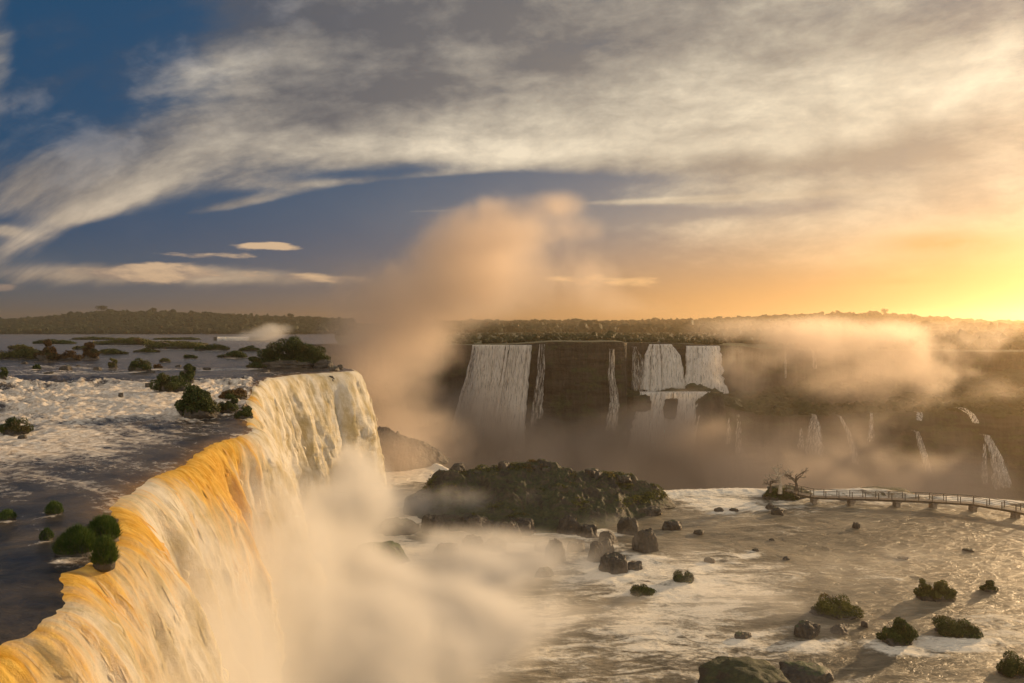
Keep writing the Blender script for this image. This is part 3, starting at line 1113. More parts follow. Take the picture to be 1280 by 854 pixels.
rock_thing(235, 524, 12, 12, 'river', 'brown rock at the foot of the largest bush', 'rock')
rock_thing(27, 549, 12, 5, 'river', 'thin black rock right of the leafy clump at left edge')
rock_thing(120, 463, 10, 5, 'river', 'black pebble like rock left of the thin sapling')
gI = 'low islets in the upper river'
shrub_thing(18, 449, 70, 16, 'river', 'long green islet at the far left of the upper river', 'leaf_olive', gI, 1.4, 0.5, 'islet', True, 9, 'islet')
shrub_thing(56, 451, 28, 28, 'river', 'tall russet bush on the leftmost islets', 'leaf_brown', gI, 1.5)
shrub_thing(82, 451, 34, 14, 'river', 'low reddish brown islet right of the tall russet bush', 'leaf_brown', gI, 1.3, 0.6, 'islet', True, 7, 'islet')
shrub_thing(111, 449, 22, 24, 'river', 'rust tinted bush on a narrow islet, right of the russet one', 'leaf_brown', gI, 1.4)
shrub_thing(132, 443, 42, 7, 'river', 'thin flat olive islet behind the rust tinted bush', 'leaf_olive', gI, 1.3, 0.5, 'islet', True, 9, 'islet')
shrub_thing(60, 430, 60, 7, 'river', 'far thin green islet in the upstream water, leftmost of the back row', 'leaf', gI, 1.3, 0.5, 'islet', True, 9, 'islet')
shrub_thing(150, 431, 80, 10, 'river', 'far olive islet, second in the back row', 'leaf_olive', gI, 1.5, 0.5, 'islet', True, 11, 'islet')
shrub_thing(212, 436, 80, 12, 'river', 'far long green islet in the middle of the back row', 'leaf_olive', gI, 1.5, 0.5, 'islet', True, 11, 'islet')
shrub_thing(262, 438, 50, 8, 'river', 'far low islet by the small distant waterfall', 'leaf', gI, 1.4, 0.5, 'islet', True, 9, 'islet')
shrub_thing(288, 447, 40, 9, 'river', 'flat dark islet left of the wooded island', 'leaf', gI, 1.5, 0.6, 'islet', True, 8, 'islet')


def wooded_island():
    x, y, z = place_px(360, 458, 'river')
    root = empty('wooded_island', (x, y, z))
    tag(root, 'wooded dark island at the far end of the brink, left of the mist', 'island')
    rs = np.random.RandomState(5)
    k = y / FL
    V, F = blob(rs, 5, (50 * k, 20 * k, 9 * k), 0.4, 2.0, 4, -0.2, True)
    link('rock_base', tri2quad_mesh('rock_base', V, F, M['rock'], False), root)
    for (cx, w, h, cy) in ((-28, 24, 22, 0), (-12, 30, 33, 2), (5, 30, 38, 3), (20, 26, 33, 1), (33, 26, 24, 0), (44, 18, 14, -1), (-40, 18, 12, 0)):
        L = []
        for i in range(8):
            a = rs.uniform(0, 6.28)
            L.append((cx * k + math.cos(a) * w * .22 * k, cy * k + math.sin(a) * w * .22 * k, h * k * (.22 if i % 2 else rs.uniform(.55, .8)), w * .34 * k, w * .3 * k, h * .27 * k))
        V, F = leaf_cloud(rs, L, int(w * h * 7), k * 0.85)
        link('crown', mesh_from('crown', V, F, M['leaf'], None, False), root)
        tv, tf = tube([(cx * k, cy * k, 0), ((cx + rs.uniform(-3, 3)) * k, cy * k, h * k * 0.7)], [0.8 * k, 0.4 * k], 6)
        link('trunk', mesh_from('trunk', tv, tf, M['bark']), root)


wooded_island()


def snag(px, py, h, level, label):
    x, y, z = place_px(px, py, level)
    k = y / FL
    root = empty('dead_stump', (x, y - 1.5, z))
    tag(root, label, 'tree stump')
    tv = joinvf([tube([(0, 0, 0), (.05 * h * k, 0, h * .5 * k), (0, 0, h * k)], [.8 * k, .6 * k, .35 * k]), tube([(0, 0, h * .5 * k), (.3 * h * k, 0, h * .8 * k)], [.45 * k, .2 * k])])
    link('trunk', mesh_from('trunk', *tv, M['dead']), root)


snag(353, 459, 11, 'river', 'pale bare stump standing before the wooded island')
rock_thing(402, 460, 26, 12, 'river', 'black boulder on the brink right of the wooded island')


def brink_rock(px, d, py, w, h, label):
    SEED[0] += 1
    rs = np.random.RandomState(SEED[0])
    V, F = blob(rs, 4, (w / 2 / FL * d, w / 2 / FL * d, h / 2 / FL * d), 0.4, 1.3, SEED[0], -2, True)
    o = link('rock', tri2quad_mesh('rock', V, F, M['rock'], False), None, (sx(px, d), d, sz(py, d)))
    tag(o, label, 'rock')


brink_rock(417, 117, 465, 16, 14, 'round black rock on the very tip of the brink with spray behind')
brink_rock(413, 114.0, 478, 14, 20, 'black rock splitting the falling water below the brink tip')
brink_rock(426, 121, 459, 9, 7, 'small black rock above the last white chute of the brink')

# small far cascade in the upper river
def small_cascade():
    d = 420.0
    V, F = [], []
    rs = np.random.RandomState(3)
    xs = np.linspace(sx(272, d), sx(312, d), 90)
    zs = np.linspace(sz(421, d), sz(434, d), 22)
    X, Z = np.meshgrid(xs, zs)
    t = (Z - zs[0]) / (zs[-1] - zs[0])
    Y = d - 2.2 * np.sqrt(np.maximum(t, 0)) + 0.7 * fbm(X * 0.8, Z * 0.3, 0, 4, 3)
    me = mesh_from('waterfall', np.stack([X, Y, Z], -1), grid_faces(22, 90), M['farfall'])
    tag(link('waterfall', me), 'tiny far cream cascade in the upper river left of the wooded island', 'waterfall')
    # ledge it pours from
    xs = np.linspace(sx(266, d), sx(318, d), 100)
    ys = np.array([d + 0.9, d + 1.0, d + 6, d + 30])
    X, Y = np.meshgrid(xs, ys)
    Z = np.stack([np.full(100, sz(436, d)), np.full(100, sz(421, d)) - .3, np.full(100, sz(421, d)) - 0.1, np.full(100, sz(425, d))]) + .35 * fbm(X * .3, Y * .3, 0, 3, 6)
    me = mesh_from('rock_ledge', np.stack([X, Y, Z], -1), grid_faces(4, 100), M['rock'])
    tag(link('rock_ledge', me), 'dark ledge that the tiny far cascade pours over', 'rock ledge')


small_cascade()

# ------------------------------------------------------------------ pool islands, rocks, bushes
def ridge_island(name, pts, d0, depth, base_py, mat, label, seed, cat='island'):
    """mound measured by its skyline: pts = (bearing px, skyline py)"""
    pts = np.array(pts, float)
    d = d0
    xs = np.linspace(sx(pts[0, 0], d), sx(pts[-1, 0], d), 260)
    px = 640 + FL * xs / d
    top = EYE - (np.interp(px, pts[:, 0], pts[:, 1]) - HZ) / FL * d
    q = np.linspace(0, 1, 150)
    prof = np.where(q < 0.78, (q / 0.78) ** 0.8, np.cos(np.pi / 2 * (q - 0.78) / 0.22) ** 0.6)
    X = np.repeat(xs[None, :], len(q), 0)
    u = np.clip((xs - xs[0]) / (xs[-1] - xs[0]), 0, 1)
    dep = depth * np.interp(u, [0, 0.25, 0.6, 0.85, 1.0], [0.45, 1.0, 1.0, 0.5, 0.12])
    Q = q[:, None]
    Y = np.where(Q < 0.78, d - dep[None, :] * (1 - Q / 0.78), d + 5 * (Q - 0.78) / 0.22) + 1.2 * fbm(X * .2, Q * 4, 0, 3, seed + 9) * (1 - Q)
    H = (top - POOL)[None, :] * prof[:, None]
    n = fbm(X * 0.22, Y * 0.22, 0, 5, seed) * 1.4 + (ridged(X * 0.35, Y * 0.35, 0, 4, seed + 1) - 0.5) * 1.3
    n = n + (ridged(X * 0.8, Y * 0.8, 0, 4, seed + 2) - 0.5) * 1.1
    Z = POOL - 0.6 + np.maximum(H + 0.6, 0) + n * np.minimum(1, H / 3) * 0.8
    me = mesh_from(name, np.stack([X, Y, Z], -1), grid_faces(len(q), len(xs)), M[mat])
    o = link(name, me)
    tag(o, label, cat)
    rs = np.random.RandomState(seed)
    n = int(len(xs) * 9) if mat == 'island' else 0
    i, j = rs.randint(8, len(q) - 4, n), rs.randint(4, len(xs) - 4, n)
    ok = (Z[i, j] > POOL + 1.5) & (fbm(X[i, j] * .3, Y[i, j] * .3, 0, 3, seed + 4) > 0.08)
    P0 = np.stack([X[i, j], Y[i, j], Z[i, j]], -1)[ok]
    Vb, Fb, k = [], [], 0
    for p0 in P0[:1500]:
        v, f = leaf_cloud(rs, [(0, 0, 0.02, .6, .55, .16)], 16, 0.12)
        Vb.append(v + p0)
        Fb.append(f + k)
        k += len(v)
    if Vb:
        link('scrub', mesh_from('scrub', np.vstack(Vb), np.vstack(Fb), M['leaf_olive'], None, False), o)
    return o


ridge_island('island', [(515, 648), (530, 612), (542, 590), (552, 584), (566, 580), (590, 590), (612, 585), (640, 580), (668, 584), (700, 581), (735, 588), (760, 590), (785, 599), (812, 605), (832, 616), (846, 634)],
             113, 15, 0, 'island', 'large grassy rock island rising from the mist in the gorge centre', 200)
ridge_island('island', [(430, 522), (458, 529), (470, 532), (490, 536), (510, 547), (530, 554), (548, 564), (560, 578)],
             147, 9, 0, 'rock', 'dim rock ridge in mist beside the far end of the foreground curtain', 230, 'rock ridge')
gR = 'boulders on the big misty island'
for (px, py, w, h, lab) in ((630, 582, 17, 20, 'upright dark boulder on the skyline of the big misty island'),
                            (571, 583, 22, 16, 'broad boulder on the left shoulder of the big misty island'),
                            (741, 590, 24, 18, 'rounded boulder right of centre on the big misty island'),
                            (780, 594, 18, 10, 'low boulder near the right tip of the big misty island'),
                            (668, 581, 12, 8, 'small boulder on the island skyline right of the upright one'),
                            (683, 583, 14, 7, 'flat little boulder on the middle of the island skyline'),
                            (598, 588, 20, 10, 'low boulder left of the upright one on the island')):
    SEED[0] += 1
    rs = np.random.RandomState(SEED[0])
    d = 112.5
    py += 4
    V, F = blob(rs, 4, (w / 2 / FL * d, w / 2 / FL * d, h * .62 / FL * d), 0.35, 1.3, SEED[0], -0.5, True)
    tag(link('rock', tri2quad_mesh('rock', V, F, M['rock'], False), None, (sx(px, d), d, sz(py + h * 0.15, d))), lab, 'rock', gR)

rock_thing(529, 645, 56, 34, 'pool', 'big dark angular boulder in mist below the left side of the big island', 'rock')
rock_thing(495, 668, 56, 20, 'pool', 'hazy grey boulder left of the big angular one, half lost in mist', 'rock')
rock_thing(572, 662, 50, 22, 'pool', 'dim flat boulder right of the big angular one, in mist', 'rock')
rock_thing(475, 706, 98, 30, 'pool', 'bright green mossy slab beside the base of the foreground curtain', 'mossrock', depth=0.45)
rock_thing(441, 617, 18, 26, 'pool', 'jagged black rock in the white spray at the foot of the curtain', 'rock')
rock_thing(456, 612, 28, 12, 'pool', 'low black rock beside the jagged one in the spray', 'rock')
rock_thing(402, 702, 30, 12, 'pool', 'black rock shard in spray left of the mossy slab', 'rock')
gP = 'boulders scattered in the pool'
for a in ((681, 722, 28, 13, 'low dark boulder leftmost at the edge of the mist veil'),
          (696, 703, 32, 32, 'tall hazy boulder behind the leftmost low one'),
          (747, 703, 28, 28, 'upright boulder in the middle of the pool rock group'),
          (770, 717, 42, 26, 'widest boulder of the pool rock group'),
          (793, 714, 24, 13, 'small boulder touching the right end of the widest one'),
          (809, 690, 38, 34, 'large rounded boulder at the right of the pool rock group'),
          (786, 668, 28, 24, 'dim boulder behind the large rounded one'),
          (841, 663, 28, 13, 'flat boulder between the big island tip and white water'),
          (735, 672, 30, 18, 'faint boulder in mist below the big island'),
          (655, 668, 44, 22, 'faint wide boulder in mist below the island middle'),
          (700, 650, 36, 20, 'faint boulder at the foot of the big island'),
          (620, 690, 34, 18, 'barely visible boulder deep in the central mist'),
          (545, 668, 40, 26, 'dark boulder in mist between the hazy grey and big angular ones, lower'),
          (590, 692, 36, 24, 'rounded dark boulder in mist, front of the island left half'),
          (633, 678, 40, 30, 'tallest dark boulder in the mist below the island middle'),
          (665, 650, 50, 24, 'long dark boulder at the island foot, left of the broad one'),
          (712, 668, 34, 26, 'dark block between the island foot and the pool rock group'),
          (758, 697, 30, 26, 'dark boulder tucked behind the upright middle one'),
          (560, 700, 40, 22, 'dim boulder in mist right of the mossy slab'),
          (600, 668, 46, 24, 'dark hazy boulder under the left shoulder of the big island'),
          (640, 660, 26, 16, 'small hazy boulder under the island middle'),
          (676, 690, 22, 14, 'small boulder between the tall hazy one and the island'),
          (720, 690, 24, 16, 'small dark boulder left of the upright middle one'),
          (762, 680, 26, 18, 'boulder behind the widest boulder of the pool group'),
          (742, 655, 40, 20, 'broad dark boulder at the island foot, right of middle'),
          (815, 645, 30, 12, 'low dark rock at the foot of the island tip'),
          (875, 668, 16, 6, 'thin wet rock in the foam right of the island tip'),
          (985, 700, 12, 4, 'wet rock speck in the middle of the basin'),
          (1130, 700, 14, 4, 'thin wet rock in the shining water below the walkway'),
          (1215, 690, 18, 4, 'thin wet rock at the right of the shining water'),
          (930, 800, 26, 9, 'low wet rock above the drowned mossy mound'),
          (1072, 661, 11, 9, 'tiny dark rock alone in the calm water before the walkway'),
          (964, 638, 14, 9, 'dark rock at the left of the pair below the bare trees'),
          (974, 644, 18, 10, 'dark rock at the right of the pair below the bare trees'),
          (965, 676, 7, 3, 'speck of black rock in water below the rock pair'),
          (900, 640, 14, 6, 'low rock in the white water left of the walkway'),
          (918, 640, 12, 5, 'second low rock in the white water, closer to the walkway'),
          (886, 704, 18, 7, 'thin dark rock left of the foam bend'),
          (1010, 797, 38, 20, 'brown boulder lower left of the olive mound'),
          (1052, 792, 26, 11, 'slanted brown rock under the olive mound'),
          (1081, 784, 10, 8, 'small brown rock right of the slanted one'),
          (945, 690, 10, 4, 'tiny rock speck midway across the pool'),
          (1015, 852, 80, 16, 'broad drowned boulder at the bottom of the photo'),
          ):
    rock_thing(*a[:4], 'pool', a[4], 'rock', gP)
gS = 'bushy rocks in the pool'
shrub_thing(856, 729, 30, 15, 'pool', 'dark leafy islet with foam on its right, left of the foam bend', 'leaf', gS, 1.5)
shrub_thing(804, 745, 34, 15, 'pool', 'dark leafy islet just below the boulder group', 'leaf', gS, 1.5)
shrub_thing(1160, 750, 26, 24, 'pool', 'left half of the twin olive mounds in the right of the pool', 'leaf_olive', gS)
shrub_thing(1183, 752, 34, 28, 'pool', 'right and larger half of the twin olive mounds', 'leaf_olive', gS)
shrub_thing(1238, 740, 20, 16, 'pool', 'small dark bushy rock right of the twin mounds', 'leaf', gS)
shrub_thing(1050, 773, 66, 28, 'pool', 'broad olive mound left of the twin mounds', 'leaf_olive', gS)
shrub_thing(1126, 808, 44, 36, 'pool', 'tall dark green round bush at the lower right of the pool', 'leaf', gS)
shrub_thing(1203, 797, 58, 22, 'pool', 'wide dark leafy islet right of the tall round bush', 'leaf', gS, 1.6)
shrub_thing(1272, 846, 44, 26, 'pool', 'dark green bush cut by the lower right corner', 'leaf', gS, 1.5)
rock_thing(945, 870, 150, 34, 'pool', 'largest drowned mossy mound at the bottom edge of the pool', 'island', depth=0.6)

build_river()
build_pool()

# ------------------------------------------------------------------ walkway
def walkway():
    root = empty('footbridge', (sx(1017, 112), 112, POOL))
    tag(root, 'long narrow visitor walkway on short piers with railing over the pool', 'footbridge')
    inv = np.array(root.location)
    # deck line: (px, py of deck edge, distance)
    P = [(983, 613, 117), (1000, 617.5, 115.5), (1017, 621, 114), (1063.5, 622.7, 113), (1120.6, 624.5, 112), (1166, 626.4, 111), (1216, 629.6, 109.5), (1269, 638.4, 105.5), (1330, 652, 100), (1420, 670, 95)]
    pts = np.array([(sx(a, d), d, sz(b, d)) for a, b, d in P])
    dense = []
    for i in range(len(pts) - 1):
        n = 10
        for k in range(n):
            dense.append(pts[i] + (pts[i + 1] - pts[i]) * k / n)
    dense.append(pts[-1])
    dense = np.array(dense) - inv
    tang = np.gradient(dense, axis=0)
    tang[:, 2] = 0
    tang /= np.linalg.norm(tang, axis=1)[:, None]
    side = np.stack([-tang[:, 1], tang[:, 0], 0 * tang[:, 0]], 1)
    half = 0.7

    def prof(offs, zs):
        """extrude a closed profile along the deck line"""
        V, F = [], []
        k = len(offs)
        for p, s in zip(dense, side):
            for o_, z_ in zip(offs, zs):
                V.append(p + s * o_ + np.array([0, 0, z_]))
        for i in range(len(dense) - 1):
            for j in range(k):
                F.append((i * k + j, i * k + (j + 1) % k, (i + 1) * k + (j + 1) % k, (i + 1) * k + j))
        return np.array(V), np.array(F)
    link('deck', mesh_from('deck', *prof([-half, half, half, -half], [0, 0, 0.09, 0.09]), M['rail'], None, False), root)
    link('beam', mesh_from('beam', *prof([-0.55, -0.35, -0.35, -0.55], [-0.24, -0.24, -0.004, -0.004]), M['rail'], None, False), root)
    link('beam', mesh_from('beam', *prof([0.35, 0.55, 0.55, 0.35], [-0.24, -0.24, -0.004, -0.004]), M['rail'], None, False), root)
    for s in (-1, 1):
        o = s * (half - 0.06)
        parts = [prof([o - .035, o + .035, o + .035, o - .035], [1.03, 1.03, 1.10, 1.10]),
                 prof([o - .02, o + .02, o + .02, o - .02], [0.55, 0.55, 0.59, 0.59])]
        rl = link('railing', mesh_from('railing', *joinvf(parts), M['rail'], None, False), root)
        L = np.concatenate([[0], np.cumsum(np.linalg.norm(np.diff(dense, axis=0), axis=1))])
        q = 0.3
        posts = []
        while q < L[-1]:
            p = np.array([np.interp(q, L, dense[:, j]) for j in range(3)])
            sd = np.array([np.interp(q, L, side[:, j]) for j in range(3)])
            wdt = 0.09
            posts.append((p + sd * o, wdt))
            q += 1.9
        for i, (p, wdt) in enumerate(posts[:45]):
            v, f = box(p + np.array([0, 0, 0.55]), (wdt, wdt, 0.92))
            link('rail_post', mesh_from('rail_post', v, f, M['rail'], None, False), root)
        # vertical infill mesh of the railing is thin wires
    for (px, py, d) in ((1017, 621, 114), (1063.5, 622.7, 113), (1120.6, 624.5, 112), (1166, 626.4, 111), (1216, 629.6, 109.5), (1269, 638.4, 105.5), (1330, 652, 100)):
        top = sz(py, d) - 0.245
        x = sx(px, d)
        v1, f1 = box((x - inv[0], d - inv[1], (top + POOL - 0.8) / 2 - inv[2]), (0.62, 1.1, top - POOL + 0.8), 0.05)
        v2, f2 = box((x - inv[0], d - inv[1], top - inv[2] - 0.08), (0.85, 1.5, 0.16), 0.05)
        v2[:, 2] += 0.001
        link('pier', mesh_from('pier', *joinvf([(v1, f1), (v2, f2)]), M['concrete'], None, False), root)


walkway()


def bare_tree(px, py, h, label, mat, seed, d=118):
    x, y = sx(px, d), d
    z = sz(py, d)
    rs = np.random.RandomState(seed)
    H = h / FL * d
    root = empty('bare_tree', (x, y, z))
    tag(root, label, 'tree')
    parts, twigs = [], []
    parts.append(tube([(0, 0, -0.4), (0.03 * H, 0, 0.25 * H), (-0.02 * H, 0, .5 * H), (0.03 * H, 0, 0.75 * H)], [0.11 * H, .08 * H, .055 * H, .03 * H], 7))

    def branch(p, dr, L, r, lev):
        p = np.array(p)
        q = p + dr * L
        mid = (p + q) / 2 + rs.normal(scale=0.08 * L, size=3)
        (parts if lev == 0 else twigs).append(tube([p, mid, q], [r, r * .75, r * .5], 5))
        if lev < 3:
            for _ in range(3):
                nd = dr + rs.normal(scale=0.55, size=3)
                nd[2] += 0.15
                nd /= np.linalg.norm(nd)
                branch(mid + (q - mid) * rs.uniform(0, 1), nd, L * .6, r * .5, lev + 1)
    for k in range(7):
        a = rs.uniform(0, 6.28)
        dr = np.array([math.cos(a) * .9, math.sin(a) * .9, rs.uniform(.2, 1.0)])
        dr /= np.linalg.norm(dr)
        branch((0, 0, H * rs.uniform(.25, .7)), dr, H * .45, .035 * H, 0)
    link('trunk', mesh_from('trunk', *joinvf(parts), M[mat]), root)
    link('twigs', mesh_from('twigs', *joinvf(twigs), M['bark' if mat == 'bark' else 'dead']), root)


bare_tree(975, 614, 27, 'bleached bare tree at the left end of the walkway', 'dead', 2, 116)
bare_tree(995, 612, 22, 'dark bare tree right of the bleached one at the walkway end', 'bark', 4, 117)
bare_tree(963, 613, 16, 'small dark bare tree left of the bleached one', 'bark', 9, 117)
shrub_thing(975, 625, 44, 16, 'pool', 'dark scrub on the rock where the walkway ends', 'leaf', None, 1.2)
rock_thing(990, 623, 66, 12, 'pool', 'low rock carrying the left end of the walkway and the bare trees', 'island')
rock_thing(1112, 621, 70, 9, 'pool', 'pale rounded rock hump behind the walkway middle', 'island', craggy=False)

# ------------------------------------------------------------------ far falls
def far_fall(label, path, strands, tier='up', name='waterfall', group='distant waterfalls across the gorge', seed=0, off=1.6, run=True):
    """path: list of (py, px_left, px_right). strands across the width; each strand a rounded ribbon"""
    rs = np.random.RandomState(seed + 500)
    path = np.array(path, float)
    yf = up_y if tier == 'up' else lo_y
    parts = []
    pys = np.linspace(path[0, 0], path[-1, 0], 34)
    lft = np.interp(pys, path[:, 0], path[:, 1])
    rgt = np.interp(pys, path[:, 0], path[:, 2])
    for k in range(strands):
        c = (k + 0.5 + rs.uniform(-.35, .35)) / strands
        wk = rs.uniform(0.55, 1.5) / strands * (1.25 if strands > 6 else 0.75)
        stop = rs.uniform(0.85, 1.0)
        rows = []
        phase = rs.uniform(0, 50)
        for i, py in enumerate(pys):
            t = (py - pys[0]) / (pys[-1] - pys[0] + 1e-6)
            if t > stop:
                break
            W = rgt[i] - lft[i]
            px = lft[i] + c * W + 0.6 * float(vn(py * 0.12, phase, 0, 7)) * min(1, W / 3)
            hw = max(wk * W, 0.42) * ((0.6 + 0.6 * t) if strands > 6 else (0.3 + 1.1 * t ** 0.7) * (1 - 0.75 * max(0, t - 0.8) / 0.2)) * (1 + .3 * float(vn(py * .3, phase + 9, 0, 8)))
            d = float(yf(np.array([(px - 640) / FL * 300]))[0]) - off - (3.0 if tier == 'up' else 4.5) * (0.25 + .75 * t) - rs.uniform(0, .15)
            if tier == 'ledge':
                d = 0
            z = sz(py, d)
            row = []
            for j in range(5):
                u = j / 4 * 2 - 1
                row.append((sx(px + u * hw, d), d + 0.9 * (u * u) - 0.9 * (1 - u * u) * min(t * 3, 1) * 0.6, z))
            rows.append(row)
        if run and rows:
            a = rows[0]
            back = [(p[0], p[1] + 3.2, p[2] + 0.15) for p in a]
            rows.insert(0, [(p[0], p[1] + 0.9, p[2] + 0.12) for p in a])
            rows.insert(0, back)
        if len(rows) < 3:
            continue
        V = np.array(rows)
        parts.append((V.reshape(-1, 3), grid_faces(V.shape[0], 5)))
    me = mesh_from(name, *joinvf(parts), M['farfall' if strands > 6 else 'thinfall'])
    o = link(name, me)
    tag(o, label, 'waterfall', group)
    return o


far_fall('widest pale waterfall across the gorge, left of the dark cliff', [(432, 592, 664), (470, 584, 660), (520, 570, 655), (575, 560, 650)], 34, seed=1)
far_fall('thin white thread of water right of the widest pale fall', [(431, 674, 681), (470, 672, 680), (540, 664, 674)], 3, seed=2)
far_fall('thin wavering fall on the dark cliff middle', [(437, 763, 770), (470, 761, 770), (500, 765, 776), (545, 758, 773)], 4, seed=3)
far_fall('narrow chute at the left of the tiered falls', [(434, 790, 796), (450, 790, 803), (495, 790, 802)], 4, seed=4)
far_fall('broad white middle curtain of the tiered falls', [(431, 812, 840), (445, 806, 850), (495, 802, 856)], 17, seed=5)
far_fall('row of white strands at the right end of the tiered falls', [(433, 857, 898), (460, 857, 898), (494, 853, 900)], 9, seed=6)
far_fall('lower left cascade under the tiered falls', [(491, 803, 842), (520, 798, 836), (580, 788, 830)], 11, 'lo', seed=7, off=0.8)
far_fall('lower right cascade under the tiered falls spreading over the ledge', [(491, 846, 890), (515, 842, 876), (580, 828, 862)], 12, 'lo', seed=8, off=0.8)
far_fall('thin straight white line of water left of the orange haze', [(440, 981, 983), (475, 981, 983)], 1, seed=9)
far_fall('short slim fall right of the thin straight one', [(439, 1016, 1019), (462, 1016, 1022)], 2, seed=10)
far_fall('slanting soft fall at the left of the orange haze pair', [(438, 1083, 1090), (452, 1072, 1084), (466, 1070, 1082)], 4, seed=11)
far_fall('square hazy fall right of the slanting one', [(443, 1090, 1112), (480, 1090, 1110)], 6, seed=12)
far_fall('cone shaped hazy fall high under the sunlit haze', [(440, 1184, 1188), (460, 1180, 1191), (488, 1178, 1193)], 4, seed=13)
far_fall('faint short fall furthest right on the upper cliff', [(442, 1209, 1213), (462, 1207, 1214)], 2, seed=14)
g2 = 'waterfalls on the lower right tier'
far_fall('double white fall left on the lower right tier', [(519, 1016, 1021), (535, 1012, 1027), (572, 1008, 1029)], 5, 'lo', group=g2, seed=15)
far_fall('thread of water left of the double fall', [(535, 1000, 1003), (566, 1000, 1004)], 1, 'lo', group=g2, seed=16, run=False)
far_fall('curving fall right of the double fall on the lower tier', [(521, 1049, 1053), (540, 1058, 1063), (560, 1064, 1070), (585, 1066, 1074)], 3, 'lo', group=g2, seed=17)
far_fall('faint thin fall midway on the lower right tier', [(517, 1089, 1091), (556, 1087, 1093)], 2, 'lo', group=g2, seed=18)
far_fall('bright crooked fall above the walkway on the lower tier', [(540, 1145, 1149), (555, 1149, 1154), (572, 1154, 1160), (596, 1158, 1166)], 3, 'lo', group=g2, seed=19)
far_fall('small bright spill above the crooked fall', [(516, 1147, 1154), (527, 1148, 1152)], 3, 'lo', group=g2, seed=20)
far_fall('fan shaped fall at the right end of the lower tier', [(545, 1231, 1238), (570, 1240, 1252), (614, 1244, 1267)], 6, 'lo', group=g2, seed=21)
far_fall('thread left of the fan shaped fall', [(555, 1231, 1233), (612, 1232, 1235)], 1, 'lo', group=g2, seed=22, run=False)
far_fall('short diagonal run of white water over the shelf above the fan', [(511, 1200, 1210), (518, 1212, 1218), (531, 1220, 1226)], 3, 'lo', group=g2, seed=23)
far_fall('faint streak on the dark buttress right of the tiered falls', [(515, 910, 913), (562, 907, 914)], 2, 'lo', group=g2, seed=24)
far_fall('second faint streak on the dark buttress', [(518, 920, 926), (575, 918, 928)], 3, 'lo', group=g2, seed=25)


def ledge_rock(px, py, w, h, d, label):
    SEED[0] += 1
    rs = np.random.RandomState(SEED[0])
    V, F = blob(rs, 5, (w / 2 / FL * d, w / 2.2 / FL * d, h * .62 / FL * d), 0.35, 1.3, SEED[0], -0.6, True)
    tag(link('rock', tri2quad_mesh('rock', V, F, M['cliff'], False), None, (sx(px, d), d, sz(py, d))), label, 'rock')


ledge_rock(842, 512, 26, 26, 289, 'dark rock parting the two lower cascades of the tiered falls')
ledge_rock(802, 505, 26, 20, 293, 'dark rock shoulder at the left foot of the narrow chute')
ledge_rock(884, 545, 44, 90, 280, 'tall dark buttress right of the tiered falls rising from the gorge mist')
ledge_rock(892, 512, 34, 36, 277, 'dark buttress knob right of the tiered falls')

# ------------------------------------------------------------------ forest
def forest(name, zone, n, seed, label, size=(3.5, 7.0), sub=2):
    rs = np.random.RandomState(seed)
    V, F, k = [], [], 0
    bv, bf = ICO[sub]
    for i in range(n):
        px, d = zone(rs)
        x = sx(px, d)
        z = float(land_z(np.array([x]), np.array([d]))[0])
        r = rs.uniform(*size) * (1.0 if rs.rand() < 0.93 else 1.35)
        ph = rs.uniform(0, 99)
        kk = 1 + 0.38 * rs.normal(size=len(bv)) * 0.6
        v = bv * kk[:, None] * np.array([r * rs.uniform(.8, 1.2), r * .9, r * rs.uniform(.6, 1.0)]) + np.array([x, d, z + r * 0.55])
        V.append(v)
        F.append(bf + k)
        k += len(v)
    me = mesh_from(name, np.vstack(V), np.vstack(F), M['forest'], None, False, 3)
    o = link(name, me)
    tag(o, label, 'forest', None, 'stuff')


forest('forest', lambda rs: (rs.uniform(-160, 440), rs.uniform(1165, 1800)), 3300, 1, 'dark wooded hill along the left horizon', (4.5, 8.0))
forest('forest', lambda rs: (rs.uniform(520, 1420), rs.uniform(900, 1800)), 3600, 2, 'hazy wooded ridge under the low sun', (4.0, 8.0))
forest('forest', lambda rs: (rs.uniform(905, 1420), rs.uniform(368, 900) if rs.rand() > .4 else rs.uniform(368, 420)), 2400, 3, 'hazy woodland on the plateau behind the right cliffs', (2.0, 4.0))
forest('forest', lambda rs: (rs.uniform(500, 905), 322 + 500 * rs.rand() ** 2), 900, 4, 'low scrub on the plateau above the tiered falls', (0.7, 1.6))


def shelf_scrub():
    rs = np.random.RandomState(12)
    V, F, k = [], [], 0
    bv, bf = ICO[2]
    for i in range(900):
        x = rs.uniform(75, 225)
        q = rs.rand() ** 1.5
        y = float(lo_y(x)) + 1.5 + q * (float(up_y(x)) - float(lo_y(x)) - 2)
        z = float(shelf_z(np.array([x]))[0]) + q * 3.5
        r = rs.uniform(0.9, 2.6)
        kk = 1 + 0.25 * rs.normal(size=len(bv))
        V.append(bv * kk[:, None] * r * np.array([1.1, 1, .8]) + np.array([x, y, z + r * .3]))
        F.append(bf + k)
        k += len(bv)
    me = mesh_from('scrub', np.vstack(V), np.vstack(F), M['forest'], None, False, 3)
    tag(link('scrub', me), 'dark scrub covering the shelf of the lower right tier', 'scrub', None, 'stuff')


shelf_scrub()


